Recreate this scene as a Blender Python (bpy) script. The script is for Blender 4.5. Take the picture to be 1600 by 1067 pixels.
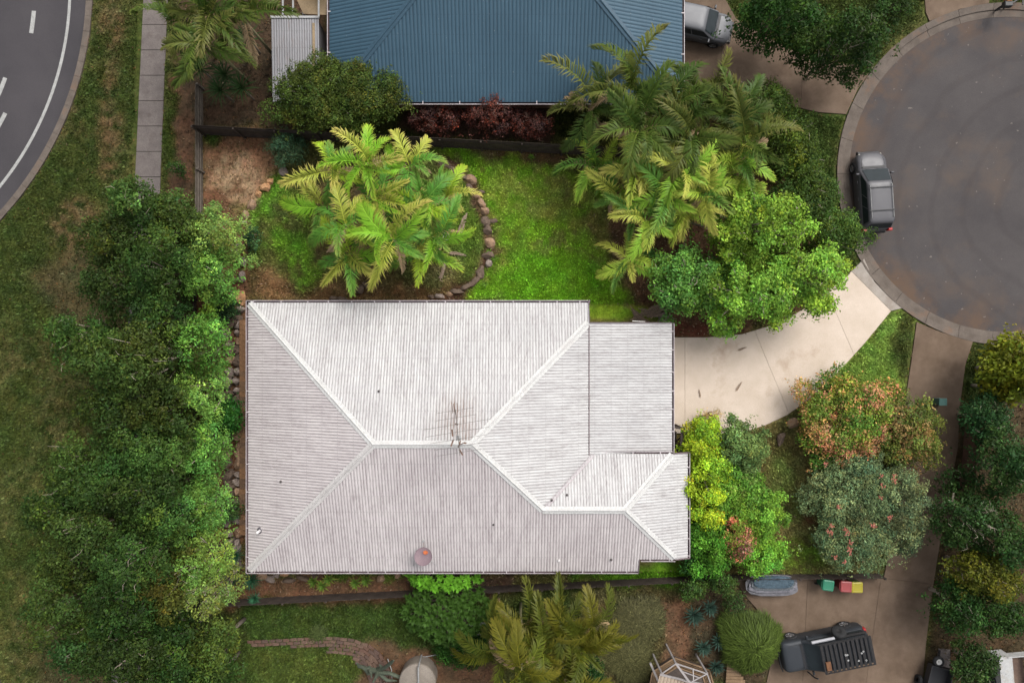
import bpy, bmesh, math, random
import numpy as np
from mathutils import Vector, Matrix
R = math.radians
rng = np.random.default_rng(7)
random.seed(7)
for o in list(bpy.data.objects): bpy.data.objects.remove(o)
S = bpy.context.scene
COL = S.collection

# ---------------------------------------------------------------- camera: a drone 40 m up, looking straight down
CAM_H = 40.0
cd = bpy.data.cameras.new('camera'); cam = bpy.data.objects.new('camera', cd); COL.objects.link(cam)
cam.location = (0, 0, CAM_H); cam.rotation_euler = (0, 0, 0)
cd.lens = 24; cd.sensor_width = 36; cd.clip_end = 2000
S.camera = cam
# ---------------------------------------------------------------- sky and sun: bright overcast, light from the upper right
SUN_EL, SUN_AZ = 52.0, 38.0          # azimuth clockwise from +Y
w = bpy.data.worlds.new('World'); S.world = w; w.use_nodes = True
nt = w.node_tree; bg = nt.nodes['Background']
sky = nt.nodes.new('ShaderNodeTexSky'); sky.sky_type = 'NISHITA'; sky.sun_disc = False
sky.sun_elevation = R(SUN_EL); sky.sun_rotation = R(SUN_AZ); sky.air_density = 1.0; sky.dust_density = 6.0; sky.ozone_density = 1.0
hs = nt.nodes.new('ShaderNodeHueSaturation'); hs.inputs['Saturation'].default_value = 0.22
nt.links.new(sky.outputs[0], hs.inputs['Color']); nt.links.new(hs.outputs[0], bg.inputs[0]); bg.inputs[1].default_value = 0.15
sl = bpy.data.lights.new('sun', 'SUN'); sl.energy = 1.15; sl.angle = R(30); sl.color = (1.0, 0.96, 0.9)
sun = bpy.data.objects.new('sun', sl); COL.objects.link(sun)
sd = Vector((math.sin(R(SUN_AZ))*math.cos(R(SUN_EL)), math.cos(R(SUN_AZ))*math.cos(R(SUN_EL)), math.sin(R(SUN_EL))))
sun.rotation_euler = sd.to_track_quat('Z', 'Y').to_euler(); sun.location = sd*60
S.view_settings.view_transform = 'Standard'; S.view_settings.look = 'None'
S.view_settings.gamma = 1; S.view_settings.exposure = 0.56

# ---------------------------------------------------------------- helpers
K = 0.0375                            # metres per photo pixel on the ground (photo 1600 wide)
def P(px, py, z=0.0):                 # a place on the plan, read off the aerial photo for a point at height z
    f = K*(CAM_H-z)/CAM_H
    return Vector(((px-800)*f, (533.5-py)*f, z))
def P2(px, py, z=0.0): v = P(px, py, z); return (v.x, v.y)

def tag(o, label=None, cat=None, group=None, kind=None):
    if label: o['label'] = label
    if cat: o['category'] = cat
    if group: o['group'] = group
    if kind: o['kind'] = kind
    return o
def empty(name, loc=(0, 0, 0), rz=0.0, label=None, cat=None, group=None):
    o = bpy.data.objects.new(name, None); COL.objects.link(o)
    o.location = loc; o.rotation_euler = (0, 0, rz); o.empty_display_size = 0.3
    return tag(o, label, cat, group)
def link(name, me, parent=None, loc=None):
    o = bpy.data.objects.new(name, me); COL.objects.link(o)
    if parent: o.parent = parent
    if loc is not None: o.location = loc
    return o
ORD = ['first', 'second', 'third', 'fourth', 'fifth', 'sixth', 'seventh', 'eighth', 'ninth', 'tenth', 'eleventh', 'twelfth', 'thirteenth',
       'fourteenth', 'fifteenth', 'sixteenth', 'seventeenth', 'eighteenth']

class MB:
    """collects shapes in one mesh"""
    def __init__(s): s.v = []; s.f = []; s.m = []
    def add(s, vs, fs, m=0):
        n = len(s.v); s.v += [tuple(v) for v in vs]; s.f += [tuple(i+n for i in f) for f in fs]; s.m += [m]*len(fs); return s
    def box(s, c, size, rz=0, m=0, rx=0, ry=0):
        M = Matrix.Rotation(rz, 3, 'Z') @ Matrix.Rotation(ry, 3, 'Y') @ Matrix.Rotation(rx, 3, 'X'); h = [d/2 for d in size]; c = Vector(c)
        vs = [c + M @ Vector((sx*h[0], sy*h[1], sz*h[2])) for sz in (-1, 1) for sy in (-1, 1) for sx in (-1, 1)]
        return s.add(vs, [(0, 2, 3, 1), (4, 5, 7, 6), (0, 1, 5, 4), (2, 6, 7, 3), (0, 4, 6, 2), (1, 3, 7, 5)], m)
    def bevbox(s, c, size, b, rz=0, m=0):
        M = Matrix.Rotation(rz, 3, 'Z'); c = Vector(c); x, y, z = [d/2 for d in size]
        def ring(dx, dy, zz): return [c + M @ Vector(p) for p in ((-x+dx, -y+dy, zz), (x-dx, -y+dy, zz), (x-dx, y-dy, zz), (-x+dx, y-dy, zz))]
        vs = ring(0, 0, -z) + ring(0, 0, z-b) + ring(b, b, z)
        fs = [(3, 2, 1, 0), (8, 9, 10, 11)] + [(r+i, r+(i+1) % 4, r+4+(i+1) % 4, r+4+i) for r in (0, 4) for i in range(4)]
        return s.add(vs, fs, m)
    def bar(s, a, b, wd, ht, m=0, up=(0, 0, 1)):
        a, b = Vector(a), Vector(b); d = (b-a).normalized(); u = Vector(up)
        if abs(d.dot(u)) > .98: u = Vector((0, 1, 0))
        n = d.cross(u).normalized(); u = n.cross(d).normalized()
        vs = [p + n*sx*wd/2 + u*sz*ht/2 for p in (a, b) for sx, sz in ((-1, -1), (1, -1), (1, 1), (-1, 1))]
        return s.add(vs, [(3, 2, 1, 0), (4, 5, 6, 7), (0, 1, 5, 4), (1, 2, 6, 5), (2, 3, 7, 6), (3, 0, 4, 7)], m)
    def tube(s, pts, rad, n=7, m=0, caps=True):
        pts = [Vector(p) for p in pts]; rad = rad if isinstance(rad, (list, tuple)) else [rad]*len(pts)
        vs = []; ref = Vector((0.31, 0.95, 0.07))
        for i, p in enumerate(pts):
            d = (pts[min(i+1, len(pts)-1)]-pts[max(i-1, 0)]).normalized()
            r_ = ref if abs(d.dot(ref)) < .95 else Vector((1, 0, 0))
            a = d.cross(r_).normalized(); b = d.cross(a)
            vs += [p + (a*math.cos(2*math.pi*k/n)+b*math.sin(2*math.pi*k/n))*rad[i] for k in range(n)]
        fs = [(i*n+k, i*n+(k+1) % n, (i+1)*n+(k+1) % n, (i+1)*n+k) for i in range(len(pts)-1) for k in range(n)]
        if caps: fs += [tuple(range(n-1, -1, -1)), tuple(range((len(pts)-1)*n, len(pts)*n))]
        return s.add(vs, fs, m)
    def lathe(s, prof, c=(0, 0, 0), n=24, m=0, M=None):
        c = Vector(c); vs = []
        for r_, z in prof:
            for k in range(n):
                p = Vector((r_*math.cos(2*math.pi*k/n), r_*math.sin(2*math.pi*k/n), z)); vs.append(c + (M @ p if M else p))
        fs = [(i*n+k, i*n+(k+1) % n, (i+1)*n+(k+1) % n, (i+1)*n+k) for i in range(len(prof)-1) for k in range(n)]
        return s.add(vs, fs, m)
    def prism(s, poly, z0, z1, m=0):
        n = len(poly)
        if sum(poly[i][0]*poly[(i+1) % n][1]-poly[(i+1) % n][0]*poly[i][1] for i in range(n)) < 0: poly = poly[::-1]
        vs = [(x, y, z0) for x, y in poly] + [(x, y, z1) for x, y in poly]
        return s.add(vs, [tuple(range(n, 2*n)), tuple(range(n-1, -1, -1))] + [(i, (i+1) % n, n+(i+1) % n, n+i) for i in range(n)], m)
    def mesh(s, name, mats, smooth=False):
        me = bpy.data.meshes.new(name); me.from_pydata(s.v, [], s.f)
        for m in (mats if isinstance(mats, (list, tuple)) else [mats]): me.materials.append(m)
        if any(s.m): me.polygons.foreach_set('material_index', s.m)
        if smooth: me.polygons.foreach_set('use_smooth', [True]*len(me.polygons))
        me.update(); return me
    def build(s, name, mats, parent=None, loc=None, smooth=False, world=False):
        """world: the shapes were given in world coordinates"""
        if world and parent:
            q = Vector(parent.location); s.v = [tuple(Vector(v)-q) for v in s.v]
        elif world and loc is not None:
            q = Vector(loc); s.v = [tuple(Vector(v)-q) for v in s.v]
        return link(name, s.mesh(name, mats, smooth), parent, loc if not (world and parent) else None)

def np_mesh(name, verts, quads, mat, cols=None, tris=None, smooth=False):
    me = bpy.data.meshes.new(name)
    verts = np.asarray(verts, np.float32); nq = 0 if quads is None else len(quads); ntr = 0 if tris is None else len(tris)
    me.vertices.add(len(verts)); me.vertices.foreach_set('co', verts.ravel())
    li = np.concatenate([np.asarray(a, np.int32).ravel() for a in (quads, tris) if a is not None and len(a)])
    me.loops.add(len(li)); me.loops.foreach_set('vertex_index', li)
    me.polygons.add(nq+ntr)
    ls = np.concatenate([np.arange(nq)*4, nq*4+np.arange(ntr)*3]).astype(np.int32)
    me.polygons.foreach_set('loop_start', ls)
    if smooth: me.polygons.foreach_set('use_smooth', np.ones(nq+ntr, bool))
    if cols is not None:
        at = me.color_attributes.new('Col', 'FLOAT_COLOR', 'POINT')
        c4 = np.ones((len(verts), 4), np.float32); c4[:, :3] = cols; at.data.foreach_set('color', c4.ravel())
    me.materials.append(mat); me.update(calc_edges=True); me.validate(); return me

# ---------------------------------------------------------------- materials
MATS = {}
def nodes(name):
    m = bpy.data.materials.new(name); m.use_nodes = True; t = m.node_tree; b = t.nodes['Principled BSDF']; MATS[name] = m
    return m, t, b
def N(t, typ, **kw):
    n = t.nodes.new(typ)
    for k, v in kw.items():
        if k.startswith('i_'):
            key = k[2:]; n.inputs[int(key) if key.isdigit() else key.replace('_', ' ')].default_value = v
        else: setattr(n, k, v)
    return n
def L(t, a, b): t.links.new(a, b)
def ramp(t, fac, stops):
    r_ = N(t, 'ShaderNodeValToRGB'); e = r_.color_ramp.elements
    while len(e) < len(stops): e.new(0.5)
    for q, (p, c) in zip(e, stops): q.position = p; q.color = tuple(c)+(1,) if len(c) == 3 else c
    L(t, fac, r_.inputs[0]); return r_.outputs[0]
def mixc(t, a, b, fac, mode='MIX'):
    m = N(t, 'ShaderNodeMix', data_type='RGBA', blend_type=mode)
    if hasattr(fac, 'links') or hasattr(fac, 'is_linked'): L(t, fac, m.inputs[0])
    else: m.inputs[0].default_value = fac
    for q, s_ in ((a, 6), (b, 7)):
        if isinstance(q, tuple): m.inputs[s_].default_value = q+(1,) if len(q) == 3 else q
        else: L(t, q, m.inputs[s_])
    return m.outputs[2]
def noise(t, vec, scale, detail=4, rough=.6):
    n = N(t, 'ShaderNodeTexNoise', i_Scale=scale, i_Detail=detail, i_Roughness=rough)
    if vec is not None: L(t, vec, n.inputs['Vector'])
    return n.outputs['Fac']
def bump(t, b, h, strength=.3, dist=.02):
    n = N(t, 'ShaderNodeBump', i_Strength=strength, i_Distance=dist); L(t, h, n.inputs['Height']); L(t, n.outputs[0], b.inputs['Normal'])
def two(name, c1, c2, scale=3.0, rough=.7, fine=25., metal=0., bmp=.2, coords='Object', spec=.3, stain=None, stain_scale=.5, stain_lo=.5):
    """two-tone noisy surface with fine grain, optional big stains"""
    m, t, b = nodes(name); tc = N(t, 'ShaderNodeTexCoord')
    v = tc.outputs['Object'] if coords == 'Object' else N(t, 'ShaderNodeNewGeometry').outputs['Position']
    n1 = noise(t, v, scale); col = ramp(t, n1, [(.3, c1), (.7, c2)])
    n2 = noise(t, v, fine, 3)
    col = mixc(t, col, ramp(t, n2, [(.25, (.72,)*3), (.75, (1.22,)*3)]), 1.0, 'MULTIPLY')
    if stain:
        n3 = noise(t, v, stain_scale, 5, .65); col = mixc(t, col, stain, ramp(t, n3, [(stain_lo, (0,)*3), (stain_lo+.22, (1,)*3)]))
    L(t, col, b.inputs['Base Color']); b.inputs['Roughness'].default_value = rough; b.inputs['Metallic'].default_value = metal
    b.inputs['Specular IOR Level'].default_value = spec
    if bmp: bump(t, b, n2, bmp)
    return m
def plain(name, c, rough=.5, metal=0., spec=.4, coat=0.):
    m, t, b = nodes(name); tc = N(t, 'ShaderNodeTexCoord'); n1 = noise(t, tc.outputs['Object'], 6., 4)
    L(t, mixc(t, tuple(x*.86 for x in c), tuple(min(1, x*1.1) for x in c), n1), b.inputs['Base Color'])
    b.inputs['Roughness'].default_value = rough; b.inputs['Metallic'].default_value = metal; b.inputs['Specular IOR Level'].default_value = spec
    b.inputs['Coat Weight'].default_value = coat
    return m
def roofmat(name, base, base2, groove, rib, dirt, dirt_lo=.45, rough=.6, spk=None, rust=None):
    """corrugated painted steel: grime in the pans, streaks running down the sheets; UV = metres along eave, metres up slope"""
    m, t, b = nodes(name); uv = N(t, 'ShaderNodeUVMap').outputs[0]; sp = N(t, 'ShaderNodeSeparateXYZ'); L(t, uv, sp.inputs[0])
    def scaled(sx, sy):
        q = N(t, 'ShaderNodeVectorMath', operation='MULTIPLY'); L(t, uv, q.inputs[0]); q.inputs[1].default_value = (sx, sy, 1); return q.outputs[0]
    big = noise(t, uv, .35, 4, .6); col = ramp(t, big, [(.35, base), (.65, base2)])
    streak = noise(t, scaled(7., .35), 1.0, 6, .75)
    fine = noise(t, scaled(14., 3.5), 1.0, 4, .7)
    # pan mask from the rib position
    dv = N(t, 'ShaderNodeMath', operation='DIVIDE'); L(t, sp.outputs[0], dv.inputs[0]); dv.inputs[1].default_value = rib
    fr = N(t, 'ShaderNodeMath', operation='FRACT'); L(t, dv.outputs[0], fr.inputs[0])
    sb = N(t, 'ShaderNodeMath', operation='SUBTRACT'); L(t, fr.outputs[0], sb.inputs[0]); sb.inputs[1].default_value = .5
    ab = N(t, 'ShaderNodeMath', operation='ABSOLUTE'); L(t, sb.outputs[0], ab.inputs[0])
    pan = ramp(t, ab.outputs[0], [(.22, (0,)*3), (.42, (1,)*3)])
    amt = mixc(t, ramp(t, streak, [(.28, (.12,)*3), (.7, (1,)*3)]), ramp(t, fine, [(.3, (.35,)*3), (.6, (1,)*3)]), 1.0, 'MULTIPLY')
    col = mixc(t, col, groove, mixc(t, pan, amt, 1.0, 'MULTIPLY'))
    dm = mixc(t, ramp(t, noise(t, scaled(3., .5), 1.3, 6, .7), [(dirt_lo, (0,)*3), (dirt_lo+.3, (1,)*3)]), ramp(t, fine, [(.35, (.2,)*3), (.65, (1,)*3)]), 1.0, 'MULTIPLY')
    col = mixc(t, col, dirt, dm)
    vm = N(t, 'ShaderNodeMath', operation='DIVIDE', i_1=.9); L(t, sp.outputs[1], vm.inputs[0]); vf = N(t, 'ShaderNodeMath', operation='FRACT'); L(t, vm.outputs[0], vf.inputs[0])
    row = ramp(t, vf.outputs[0], [(.0, (1,)*3), (.04, (1,)*3), (.06, (0,)*3)]); crest = ramp(t, ab.outputs[0], [(.06, (1,)*3), (.16, (0,)*3)]); sk_ = mixc(t, row, crest, 1.0, 'MULTIPLY'); col = mixc(t, col, groove, mixc(t, sk_, (.55,)*3, 1.0, 'MULTIPLY'))   # rows of roofing screws
    if spk:
        n4 = noise(t, uv, 9., 2, .5); col = mixc(t, col, spk, ramp(t, n4, [(.70, (0,)*3), (.76, (1,)*3)]))
    for cx, cy, sx, sy, am in (rust or ()):                      # rust washed down the pans from corroding fittings
        q = N(t, 'ShaderNodeVectorMath', operation='SUBTRACT'); L(t, uv, q.inputs[0]); q.inputs[1].default_value = (cx, cy, 0)
        q2 = N(t, 'ShaderNodeVectorMath', operation='MULTIPLY'); L(t, q.outputs[0], q2.inputs[0]); q2.inputs[1].default_value = (1/sx, 1/sy, 0)
        ln = N(t, 'ShaderNodeVectorMath', operation='LENGTH'); L(t, q2.outputs[0], ln.inputs[0]); near_ = ramp(t, ln.outputs['Value'], [(.1, (am,)*3), (1.0, (0,)*3)])
        rm = mixc(t, mixc(t, near_, pan, .6, 'MULTIPLY'), ramp(t, noise(t, scaled(6., 1.2), 1.5, 5, .7), [(.35, (.1,)*3), (.6, (1,)*3)]), 1.0, 'MULTIPLY'); col = mixc(t, col, (.13, .07, .042), rm)
    L(t, col, b.inputs['Base Color']); b.inputs['Roughness'].default_value = rough; b.inputs['Specular IOR Level'].default_value = .3
    return m
def glassmat(name, c=(.012, .018, .02), rough=.06):
    m, t, b = nodes(name); tc = N(t, 'ShaderNodeTexCoord'); n1 = noise(t, tc.outputs['Object'], 2.5)
    L(t, mixc(t, c, tuple(x*2.2 for x in c), n1), b.inputs['Base Color']); b.inputs['Roughness'].default_value = rough
    b.inputs['Specular IOR Level'].default_value = .18
    return m
def leafmat(name, trans=.25, rough=.5):
    m, t, b = nodes(name); at = N(t, 'ShaderNodeAttribute', attribute_name='Col')
    ob = N(t, 'ShaderNodeObjectInfo'); hv = N(t, 'ShaderNodeHueSaturation')
    mp = N(t, 'ShaderNodeMapRange'); L(t, ob.outputs['Random'], mp.inputs[0]); mp.inputs[3].default_value = .86; mp.inputs[4].default_value = 1.14
    L(t, mp.outputs[0], hv.inputs['Value']); L(t, at.outputs['Color'], hv.inputs['Color']); col = hv.outputs[0]
    L(t, col, b.inputs['Base Color']); b.inputs['Roughness'].default_value = rough; b.inputs['Specular IOR Level'].default_value = .12
    tr = N(t, 'ShaderNodeBsdfTranslucent'); L(t, col, tr.inputs[0]); mx = N(t, 'ShaderNodeMixShader', i_0=trans)
    L(t, b.outputs[0], mx.inputs[1]); L(t, tr.outputs[0], mx.inputs[2]); L(t, mx.outputs[0], t.nodes['Material Output'].inputs[0])
    return m
M_LEAF = leafmat('leaf'); M_FROND = leafmat('palm_frond', .2, .42)
M_BARK = two('bark', (.11, .085, .065), (.2, .17, .14), 4, .9, 30, bmp=.5)
M_BARKP = two('pale_bark', (.24, .20, .15), (.36, .31, .25), 4, .9, 30, bmp=.5)
M_PTRUNK = two('palm_trunk', (.16, .17, .08), (.26, .22, .13), 3, .8, 30, bmp=.4)
M_ASPH = two('asphalt', (.052, .047, .048), (.070, .063, .062), .35, .9, 40, bmp=.35, spec=.2, stain=(.082, .064, .054), stain_scale=.25, stain_lo=.5)
M_ASPHL = two('asphalt_dark', (.043, .040, .044), (.058, .053, .057), .3, .9, 40, bmp=.35, spec=.2)
M_KERB = two('kerb_concrete', (.085, .068, .056), (.135, .112, .094), 1.6, .9, 30, stain=(.13, .07, .04), stain_scale=.8, stain_lo=.55)
M_PAINT = two('road_paint', (.24, .24, .23), (.34, .34, .33), 5, .8, 30, bmp=.1)
M_SLAB = two('footpath_concrete', (.10, .085, .08), (.145, .125, .115), 1.2, .9, 22, stain=(.07, .055, .05), stain_scale=1.3, stain_lo=.55)
M_DRIVE = two('cream_concrete', (.46, .38, .305), (.54, .455, .38), .8, .85, 30, bmp=.15, stain=(.33, .24, .17), stain_scale=.38, stain_lo=.57)
M_XOVER = two('grey_concrete', (.26, .23, .20), (.33, .295, .26), .9, .9, 30, stain=(.19, .15, .12), stain_scale=.6)
M_AGG = two('exposed_aggregate', (.10, .068, .045), (.155, .11, .078), .9, .9, 55, bmp=.5, stain=(.075, .048, .032), stain_scale=.4, stain_lo=.5)
# dirt washed against the kerb of the turning circle and pale grit on its surface
t = M_ASPH.node_tree; b = t.nodes['Principled BSDF']; src = b.inputs['Base Color'].links[0].from_socket
pos = N(t, 'ShaderNodeNewGeometry').outputs['Position']; q = N(t, 'ShaderNodeVectorMath', operation='DISTANCE'); L(t, pos, q.inputs[0]); q.inputs[1].default_value = (29.06, 9.81, -.12)
dv = N(t, 'ShaderNodeMath', operation='DIVIDE', i_1=10.0); L(t, q.outputs['Value'], dv.inputs[0])
edge_ = mixc(t, ramp(t, dv.outputs[0], [(.70, (0,)*3), (.90, (1,)*3)]), ramp(t, noise(t, pos, .45, 5, .65), [(.42, (0,)*3), (.62, (.8,)*3)]), 1.0, 'MULTIPLY')
col = mixc(t, src, (.105, .066, .043), edge_); col = mixc(t, col, (.16, .14, .125), ramp(t, noise(t, pos, 4.5, 2, .4), [(.74, (0,)*3), (.78, (.8,)*3)]))
sc_ = N(t, 'ShaderNodeTexWave', wave_type='RINGS', rings_direction='SPHERICAL', i_Scale=.16, i_Distortion=3.0, i_Detail=3.0); q2 = N(t, 'ShaderNodeVectorMath', operation='SUBTRACT'); L(t, pos, q2.inputs[0]); q2.inputs[1].default_value = (31.5, 8.0, 0); L(t, q2.outputs[0], sc_.inputs['Vector'])
col = mixc(t, col, ramp(t, sc_.outputs['Fac'], [(.86, (1,)*3), (.98, (.93, .925, .925))]), 1.0, 'MULTIPLY')      # old tyre scuffs following the turn
L(t, col, b.inputs['Base Color'])
# ---------------------------------------------------------------- ground: one sheet, soil and turf colours per vertex
LOT = [(312, 200), (1178, 243), (1400, 558), (1372, 898), (1140, 900), (310, 945)]
C_CX, C_CY = 1575, 272                                        # turning circle
def circ(cx, cy, r, n=48, a0=0, a1=360): return [(cx+r*math.cos(R(a0+(a1-a0)*i/n)), cy+r*math.sin(R(a0+(a1-a0)*i/n))) for i in range(n+1)]
DRIVE = [(1030, 527), (1105, 527), (1160, 522), (1215, 505), (1265, 478), (1305, 445), (1330, 424), (1392, 486),
         (1350, 537), (1318, 572), (1290, 600), (1262, 625), (1230, 648), (1198, 663), (1165, 674), (1120, 678), (1030, 676)]
XOVER = [(1330, 424), (1350, 404), (1366, 440), (1385, 460), (1413, 481), (1392, 486)]
NDRIVE = [(1000, -80), (1100, -60), (1150, 30), (1195, 58), (1235, 78), (1290, 98), (1366, 104), (1340, 140), (1322, 179), (1280, 176), (1225, 164), (1150, 135), (1060, 150), (1000, 150)]
TDRIVE = [(1440, -60), (1550, -60), (1545, 6), (1500, 15), (1452, 34), (1446, 20)]
RDRIVE = [(1432, 503), (1470, 519), (1520, 533), (1508, 570), (1500, 630), (1496, 700), (1482, 780), (1468, 850), (1455, 930), (1447, 1000), (1438, 1100),
          (1190, 1100), (1205, 1030), (1190, 960), (1160, 925), (1150, 905), (1376, 908), (1385, 880), (1392, 800), (1402, 720), (1412, 640), (1424, 560)]
ROADC = (-387, -20)
PAVES = [DRIVE, XOVER, NDRIVE, TDRIVE, RDRIVE, circ(C_CX, C_CY, 268), circ(ROADC[0], ROADC[1], 533), circ(-110, 1150, 140),
         [(223, -70), (262, -70), (218, 1130), (172, 1130)], [(388, 478), (1062, 478), (1060, 890), (390, 890)], [(500, -80), (1060, -80), (1060, 140), (500, 140)]]
gx = np.concatenate([[-9000, -4000, -1500, -600, -250, -120], np.arange(-60, 1661, 4), [1720, 1850, 2200, 3100, 5600, 9600]]).astype(float)
gy = np.concatenate([[-9000, -4000, -1500, -600, -250, -120], np.arange(-60, 1129, 4), [1190, 1320, 1700, 2600, 5000, 9600]]).astype(float)
GX, GY = np.meshgrid(gx, gy)
def vnoise(x, y, s, seed):
    r_ = np.random.default_rng(seed); T = r_.random((64, 64)); u, v = x/s, y/s
    i, j = np.floor(u).astype(int), np.floor(v).astype(int); fu, fv = u-i, v-j; fu = fu*fu*(3-2*fu); fv = fv*fv*(3-2*fv)
    a, b, c, d = T[j % 64, i % 64], T[j % 64, (i+1) % 64], T[(j+1) % 64, i % 64], T[(j+1) % 64, (i+1) % 64]
    return (a*(1-fu)+b*fu)*(1-fv)+(c*(1-fu)+d*fu)*fv
def fbm(x, y, s, seed): return (vnoise(x, y, s, seed)+.5*vnoise(x, y, s/2.1, seed+1)+.25*vnoise(x, y, s/4.3, seed+2))/1.75
def inpoly(x, y, poly):
    c = np.zeros(x.shape, bool); n = len(poly)
    for i in range(n):
        x0, y0 = poly[i]; x1, y1 = poly[(i+1) % n]
        if y0 == y1: continue
        c ^= ((y0 > y) != (y1 > y)) & (x < (x1-x0)*(y-y0)/(y1-y0)+x0)
    return c
def blur(a, n):
    for _ in range(n):
        p = np.pad(a, 1, mode='edge'); a = (p[1:-1, 1:-1]*2+p[:-2, 1:-1]+p[2:, 1:-1]+p[1:-1, :-2]+p[1:-1, 2:])/6
    return a
WX = GX+(fbm(GX, GY, 40, 11)-.5)*46; WY = GY+(fbm(GX, GY, 40, 21)-.5)*46
def mask(poly, soft=2, warp=True): return blur(inpoly(WX if warp else GX, WY if warp else GY, poly).astype(float), soft)
def ell(cx, cy, rx, ry): return [(cx+rx*math.cos(a), cy+ry*math.sin(a)) for a in np.linspace(0, 6.283, 25)[:-1]]
gc = np.zeros(GX.shape+(3,)); gc[:] = (.040, .054, .014)
gd = np.full(GX.shape, .75)                                    # grass density
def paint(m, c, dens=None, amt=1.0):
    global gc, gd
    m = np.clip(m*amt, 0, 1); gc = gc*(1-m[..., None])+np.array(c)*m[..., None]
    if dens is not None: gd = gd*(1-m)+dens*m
n1 = fbm(GX, GY, 70, 3); n2 = fbm(GX, GY, 22, 5); n3 = fbm(GX, GY, 10, 8)
sm = lambda a, lo, hi: np.clip((a-lo)/(hi-lo), 0, 1)
paint(sm(n1, .45, .65)*sm(n3, .3, .6), (.065, .070, .024), .6)
# verge: worn tracks and bare patches
for poly, a in (([(158, -20), (186, -20), (190, 170), (180, 290), (160, 290), (166, 150)], .75), (ell(125, 365, 45, 60), .8), (ell(160, 440, 60, 40), .5), (ell(175, 210, 28, 40), .7),
                (ell(112, 160, 14, 34), .7), (ell(95, 210, 40, 14), .4), (ell(120, 660, 50, 130), .35), (ell(60, 560, 70, 30), .3), (ell(60, 1000, 40, 70), .3)):
    paint(mask(poly, 5)*sm(n3, .25, .6), (.088, .058, .033), .3, a)
paint(mask([(264, 130), (306, 130), (306, 330), (252, 330)], 2), (.085, .05, .034), .1)                # bare strip by the fence
paint(mask([(255, 100), (268, 100), (262, 330), (250, 330)], 2), (.045, .062, .014), .9)
paint(mask([(262, -30), (520, -30), (520, 200), (306, 200)], 4), (.05, .034, .024), .15)               # dark bare soil of the yard behind palms
paint(mask([(40, 430), (300, 300), (310, 1100), (60, 1100), (150, 600)], 14), (.05, .045, .022), .3)   # litter under the grove
# ---- inside the block
paint(mask(LOT, 1, False), (.115, .105, .04), .6)
paint(mask([(318, 205), (425, 205), (452, 275), (415, 292), (390, 340), (335, 345), (318, 320)], 4), (.17, .095, .06), .08)
paint(mask(ell(372, 285, 40, 42), 8)*sm(n3, .25, .6), (.27, .185, .125), .05)
paint(mask(ell(345, 325, 26, 22), 4), (.115, .06, .038), .05)
paint(mask(ell(332, 215, 10, 14), 3), (.06, .10, .02), .6)
paint(mask([(395, 345), (445, 280), (560, 230), (700, 245), (742, 300), (762, 380), (745, 440), (690, 462), (400, 470), (385, 400)], 4), (.105, .115, .036), .8)
paint(mask(ell(440, 345, 55, 65), 8)*sm(n2, .3, .62), (.12, .24, .028), 1)
paint(mask(ell(480, 410, 50, 40), 8)*sm(n3, .38, .6), (.12, .25, .025), 1, .8)
paint(mask(ell(715, 330, 38, 90), 8), (.12, .20, .03), 1, .75)
paint(mask([(388, 415), (420, 425), (480, 455), (640, 440), (700, 440), (690, 475), (385, 475)], 8), (.155, .095, .052), .2, .95)
paint(mask(ell(570, 350, 85, 110), 8), (.10, .07, .04), .2, .8)
paint(mask(ell(690, 415, 30, 22), 8), (.15, .11, .065), .3, .6)
LAWN = [(655, 238), (760, 232), (880, 250), (950, 305), (965, 360), (935, 420), (985, 470), (1035, 500), (920, 505), (915, 478), (700, 474), (752, 448), (778, 395), (768, 330), (745, 285)]
paint(mask(LAWN, 2), (.17, .30, .026), 1)
paint(mask(ell(880, 320, 60, 45), 12)*sm(n2, .3, .6), (.24, .23, .075), .8, .75)
paint(mask(LAWN, 6)*sm(fbm(GX, GY, 30, 61), .52, .68), (.21, .27, .05), .8, .6)
paint(mask(LAWN, 6)*sm(fbm(GX, GY, 14, 71), .6, .72), (.19, .15, .07), .5, .6)
paint(mask(ell(830, 300, 70, 40), 12)*sm(n3, .4, .65), (.2, .215, .055), .8, .7)
paint(mask(ell(840, 440, 110, 40), 14), (.125, .29, .018), 1, .75)
paint(mask([(770, 228), (890, 236), (890, 262), (770, 250)], 3), (.10, .055, .035), .1, .9)
paint(mask(ell(745, 232, 26, 10), 3), (.13, .08, .05), .2, .8)
paint(mask([(770, 330), (786, 340), (784, 420), (765, 450), (752, 450), (772, 400)], 3)*sm(n3, .3, .6), (.17, .12, .06), .3, .7)
paint(mask([(672, 240), (700, 250), (735, 275), (758, 320), (774, 380), (770, 420), (745, 452), (690, 470), (670, 470), (680, 458), (735, 440), (755, 400), (750, 350), (735, 300), (700, 268), (668, 250)], 2), (.075, .042, .03), .1)
paint(mask(ell(945, 350, 30, 40), 6), (.16, .12, .06), .4, .7)
paint(mask([(960, 300), (1200, 260), (1320, 430), (1200, 505), (1100, 524), (1050, 526), (1050, 505), (990, 470), (960, 400)], 4), (.085, .05, .033), .1)   # bed under the big tree
paint(mask([(1042, 500), (1110, 508), (1105, 527), (1042, 526)], 1, False), (.09, .035, .025), 0)
paint(mask([(318, 335), (388, 345), (384, 470), (388, 900), (388, 945), (318, 945)], 3), (.12, .066, .042), .08)
paint(mask([(380, 892), (650, 892), (650, 945), (380, 945)], 2), (.11, .062, .040), .12)
paint(mask([(500, 890), (640, 890), (640, 900), (500, 900)], 2), (.08, .15, .02), .9, .8)
paint(mask([(640, 890), (800, 890), (800, 925), (640, 930)], 3), (.06, .04, .03), .1)
paint(mask([(900, 880), (1075, 878), (1075, 905), (890, 910)], 3), (.09, .20, .016), 1)
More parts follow.
